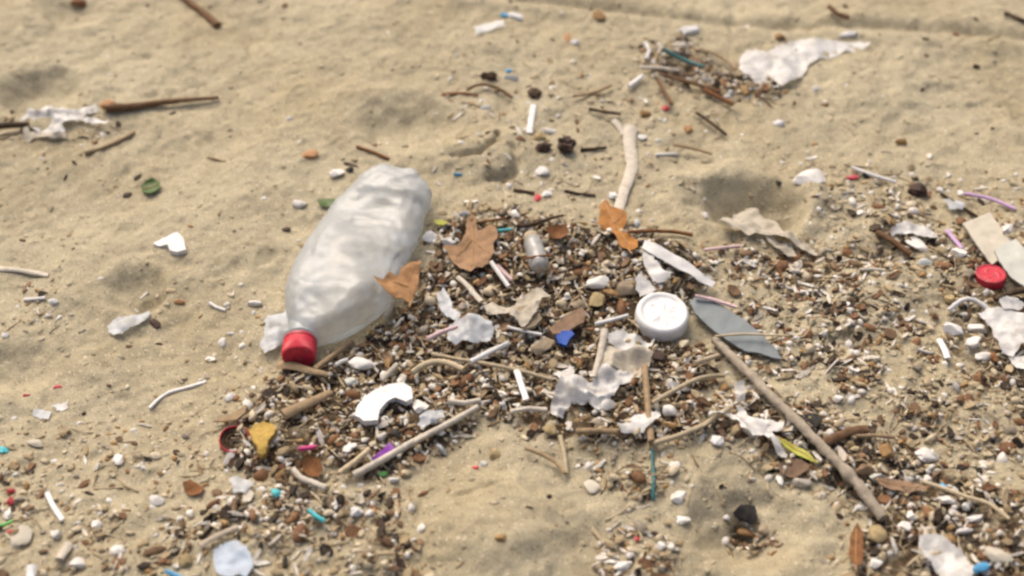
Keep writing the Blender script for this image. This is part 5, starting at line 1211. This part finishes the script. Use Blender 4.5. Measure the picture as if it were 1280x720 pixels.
# ================================================================== countable loose pieces
LAND = [(828,388,'the white jar lid'),(706,421,'the bright blue chip'),(670,318,'the clear vial'),(590,310,'the brown lobed leaf'),(500,355,'the tan leaf by the bottle'),(770,285,'the orange leaf'),
 (375,437,'the red cap of the bottle'),(345,410,'the bluish clear film'),(445,290,'the bottle shoulder'),(510,200,'the bottle foot'),(850,335,'the folded white strip'),(920,410,'the grey plastic shard'),
 (585,415,'the grey film bag scrap'),(655,390,'the cream crumpled film'),(735,490,'the ragged white film'),(785,450,'the pale draped film'),(480,500,'the white foam arc'),(450,453,'the bright white shell'),
 (530,545,'the long cream reed stem'),(470,565,'the purple scrap'),(293,551,'the upturned red cap'),(328,545,'the yellow foam scrap'),(385,560,'the magenta sliver'),(385,500,'the split driftwood wedge'),
 (655,483,'the upright white strip'),(610,441,'the broad white stick'),(816,595,'the teal thread'),(800,528,'the lumpy white film'),(850,545,'the tan stick'),(955,540,'the twisted white film strip'),
 (997,562,'the yellow green leaf'),(1040,575,'the middle of the long stick'),(1100,645,'the lower end of the long stick'),(905,440,'the upper end of the long stick'),(1060,540,'the brown bark branch'),(1130,605,'the brown flat leaf'),
 (1215,625,'the yellow straw'),(1180,700,'the large white film scrap'),(1068,685,'the rusty upright flake'),(1238,345,'the flat red cap'),(1230,295,'the cream plate'),(1255,415,'the white bag scrap'),
 (965,295,'the cream torn film'),(1140,288,'the half buried film'),(1190,412,'the large white lump'),(1092,219,'the lollipop stick'),(1147,237,'the ringed dark seed'),(1236,249,'the lilac straw'),
 (1012,222,'the oyster like shell'),(930,250,'the big sand hollow'),(935,645,'the dark sand pit'),(650,660,'the smooth sand hollow'),(780,700,'the small litter cluster'),(292,697,'the pale blue scrap'),
 (344,615,'the turquoise bit'),(195,625,'the ring like shell'),(13,620,'the two red beads'),(66,632,'the leaning pale strip'),(455,640,'the white pebble pair'),(220,492,'the bent white straw'),
 (160,405,'the small hazy film'),(172,350,'the small footprint'),(213,302,'the white foam chunk'),(45,375,'the cotton bud stick'),(55,510,'the red chips'),(70,150,'the snagged pale film'),(205,128,'the brown driftwood stick'),
 (188,233,'the dark green leaf'),(780,200,'the bleached reed'),(695,182,'the dark seed heads'),(665,148,'the upright plastic strip'),(620,200,'the cracked sand lump'),(850,85,'the twig clump'),(1000,78,'the white plastic sheet'),
 (610,33,'the lilac grey strip'),(636,92,'the small blue bit'),(250,12,'the dark far twig'),(675,245,'the red and white bits'),(1120,20,'the old wheel track'),(1200,110,'nothing else on open sand'),(400,80,'nothing else on open sand'),(480,110,'nothing else on open sand')]
LPT = np.array([pw(a, b) for a, b, _ in LAND])
def region(x, y):
    k = int(np.argmin((LPT[:, 0]-x)**2+(LPT[:, 1]-y)**2)); ph = LAND[k][2]
    return 'alone on open sand' if ph.startswith('nothing') else 'near '+ph
NOUN = {'film_shred': ('film shred', 'torn thin', 'film shreds'), 'pebble': ('pebble', 'rounded', 'pebbles'), 'shell_fragment': ('shell fragment', 'thin', 'shell fragments'), 'bark_chip': ('bark chip', 'flat', 'bark chips'),
        'twig': ('twig', 'short', 'twigs'), 'plastic_scrap': ('plastic scrap', 'hard', 'plastic scraps'), 'leaf_scrap': ('leaf scrap', 'dry curled', 'leaf scraps')}
CATG = {'film_shred': 'plastic film', 'pebble': 'pebble', 'shell_fragment': 'shell', 'bark_chip': 'bark', 'twig': 'twig', 'plastic_scrap': 'plastic scrap', 'leaf_scrap': 'leaf'}
CW = {'dark': 'blackish brown', 'straw': 'straw coloured', 'rust': 'rust brown'}
SHARE = {}
def shared(kind, i, col):
    k = (kind, i, col)
    if k not in SHARE:
        V, F = TPL[kind][i][:2]; SHARE[k] = mesh_np(kind, V, F, M[col], kind not in ('bark_chip', 'plastic_scrap'))
        if kind == 'pebble': SHARE[k].set_sharp_from_angle(angle=R(32))
    return SHARE[k]
PLAN = [  # kind, count, colours with weights, half length mm min/max, sink, power, floor
 ('leaf_scrap', 110, (('rust', .55), ('brown', .3), ('straw', .15)), 5, 11, .1, 1.6, .003),
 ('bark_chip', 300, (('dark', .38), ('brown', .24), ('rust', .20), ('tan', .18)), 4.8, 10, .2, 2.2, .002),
 ('pebble', 300, (('tan', .34), ('brown', .10), ('grey', .14), ('cream', .22), ('ochre', .20)), 3.4, 7, .35, 1.3, .003),
 ('twig', 300, (('straw', .44), ('brown', .28), ('bleached', .28)), 8, 24, .1, 1.5, .002),
 ('shell_fragment', 300, (('white', .60), ('cream', .40)), 3.6, 8, .2, 1.2, .003),
 ('film_shred', 150, (('milky', .6), ('clear', .2), ('yellowed', .2)), 5, 12, .05, 1.4, .002),
 ('plastic_scrap', 120, (('white', .75), ('grey', .25)), 4.5, 10, .1, 1.2, .003),
]
tot = 0
for kind, want, cols, smin, smax, sink, power, floor in PLAN:
    X, Y, D = cand(want*40, floor, power); n = 0
    names = [c for c, _ in cols]; wts = np.array([w for _, w in cols]); wts = wts/wts.sum()
    for x, y, d in zip(X, Y, D):
        if n >= want: break
        z = float(samp(T, x, y)); px, py = project(x, y, z)
        if not (-25 < px < 1305 and -20 < py < 745): continue
        s = .001*smin*(smax/smin)**(rng.uniform()**1.5)
        if d < .35: s *= .75
        sr = s*(.8 if kind == 'twig' else .75)
        i0, i1, j0, j1 = win(x-sr, x+sr, y-sr, y+sr)
        if MASK[j0:j1, i0:i1].mean() > .08: continue
        i = int(rng.integers(len(TPL[kind]))); c = names[int(rng.choice(len(names), p=wts))]
        A, p = place(TPL[kind][i], x, y, s, rng, sink=sink+.35*(1-min(1, d)), jit=.3)
        o = bpy.data.objects.new(kind, shared(kind, i, 'l_'+c)); COL.objects.link(o)
        m4 = Matrix([[*A[r], p[r]] for r in range(3)]+[[0, 0, 0, 1]]); o.matrix_world = m4
        rg = region(x, y); nn, adj, pl = NOUN[kind]; cw = CW.get(c, c); q = s*1000/(smin*smax)**.5; sz = 'small ' if q < .82 else 'large ' if q > 1.22 else ''
        tag(o, f'{sz}{adj} {cw} {nn} {rg}', CATG[kind], f'{sz}{cw} {pl} {rg}'); n += 1
        MASK[j0:j1, i0:i1] |= (rng.uniform() < .5)
    tot += n; print(kind, n)
print('individuals', tot, 'objects', len(bpy.data.objects), 'tris', sum(len(m.loop_triangles) or len(m.polygons) for m in bpy.data.meshes))
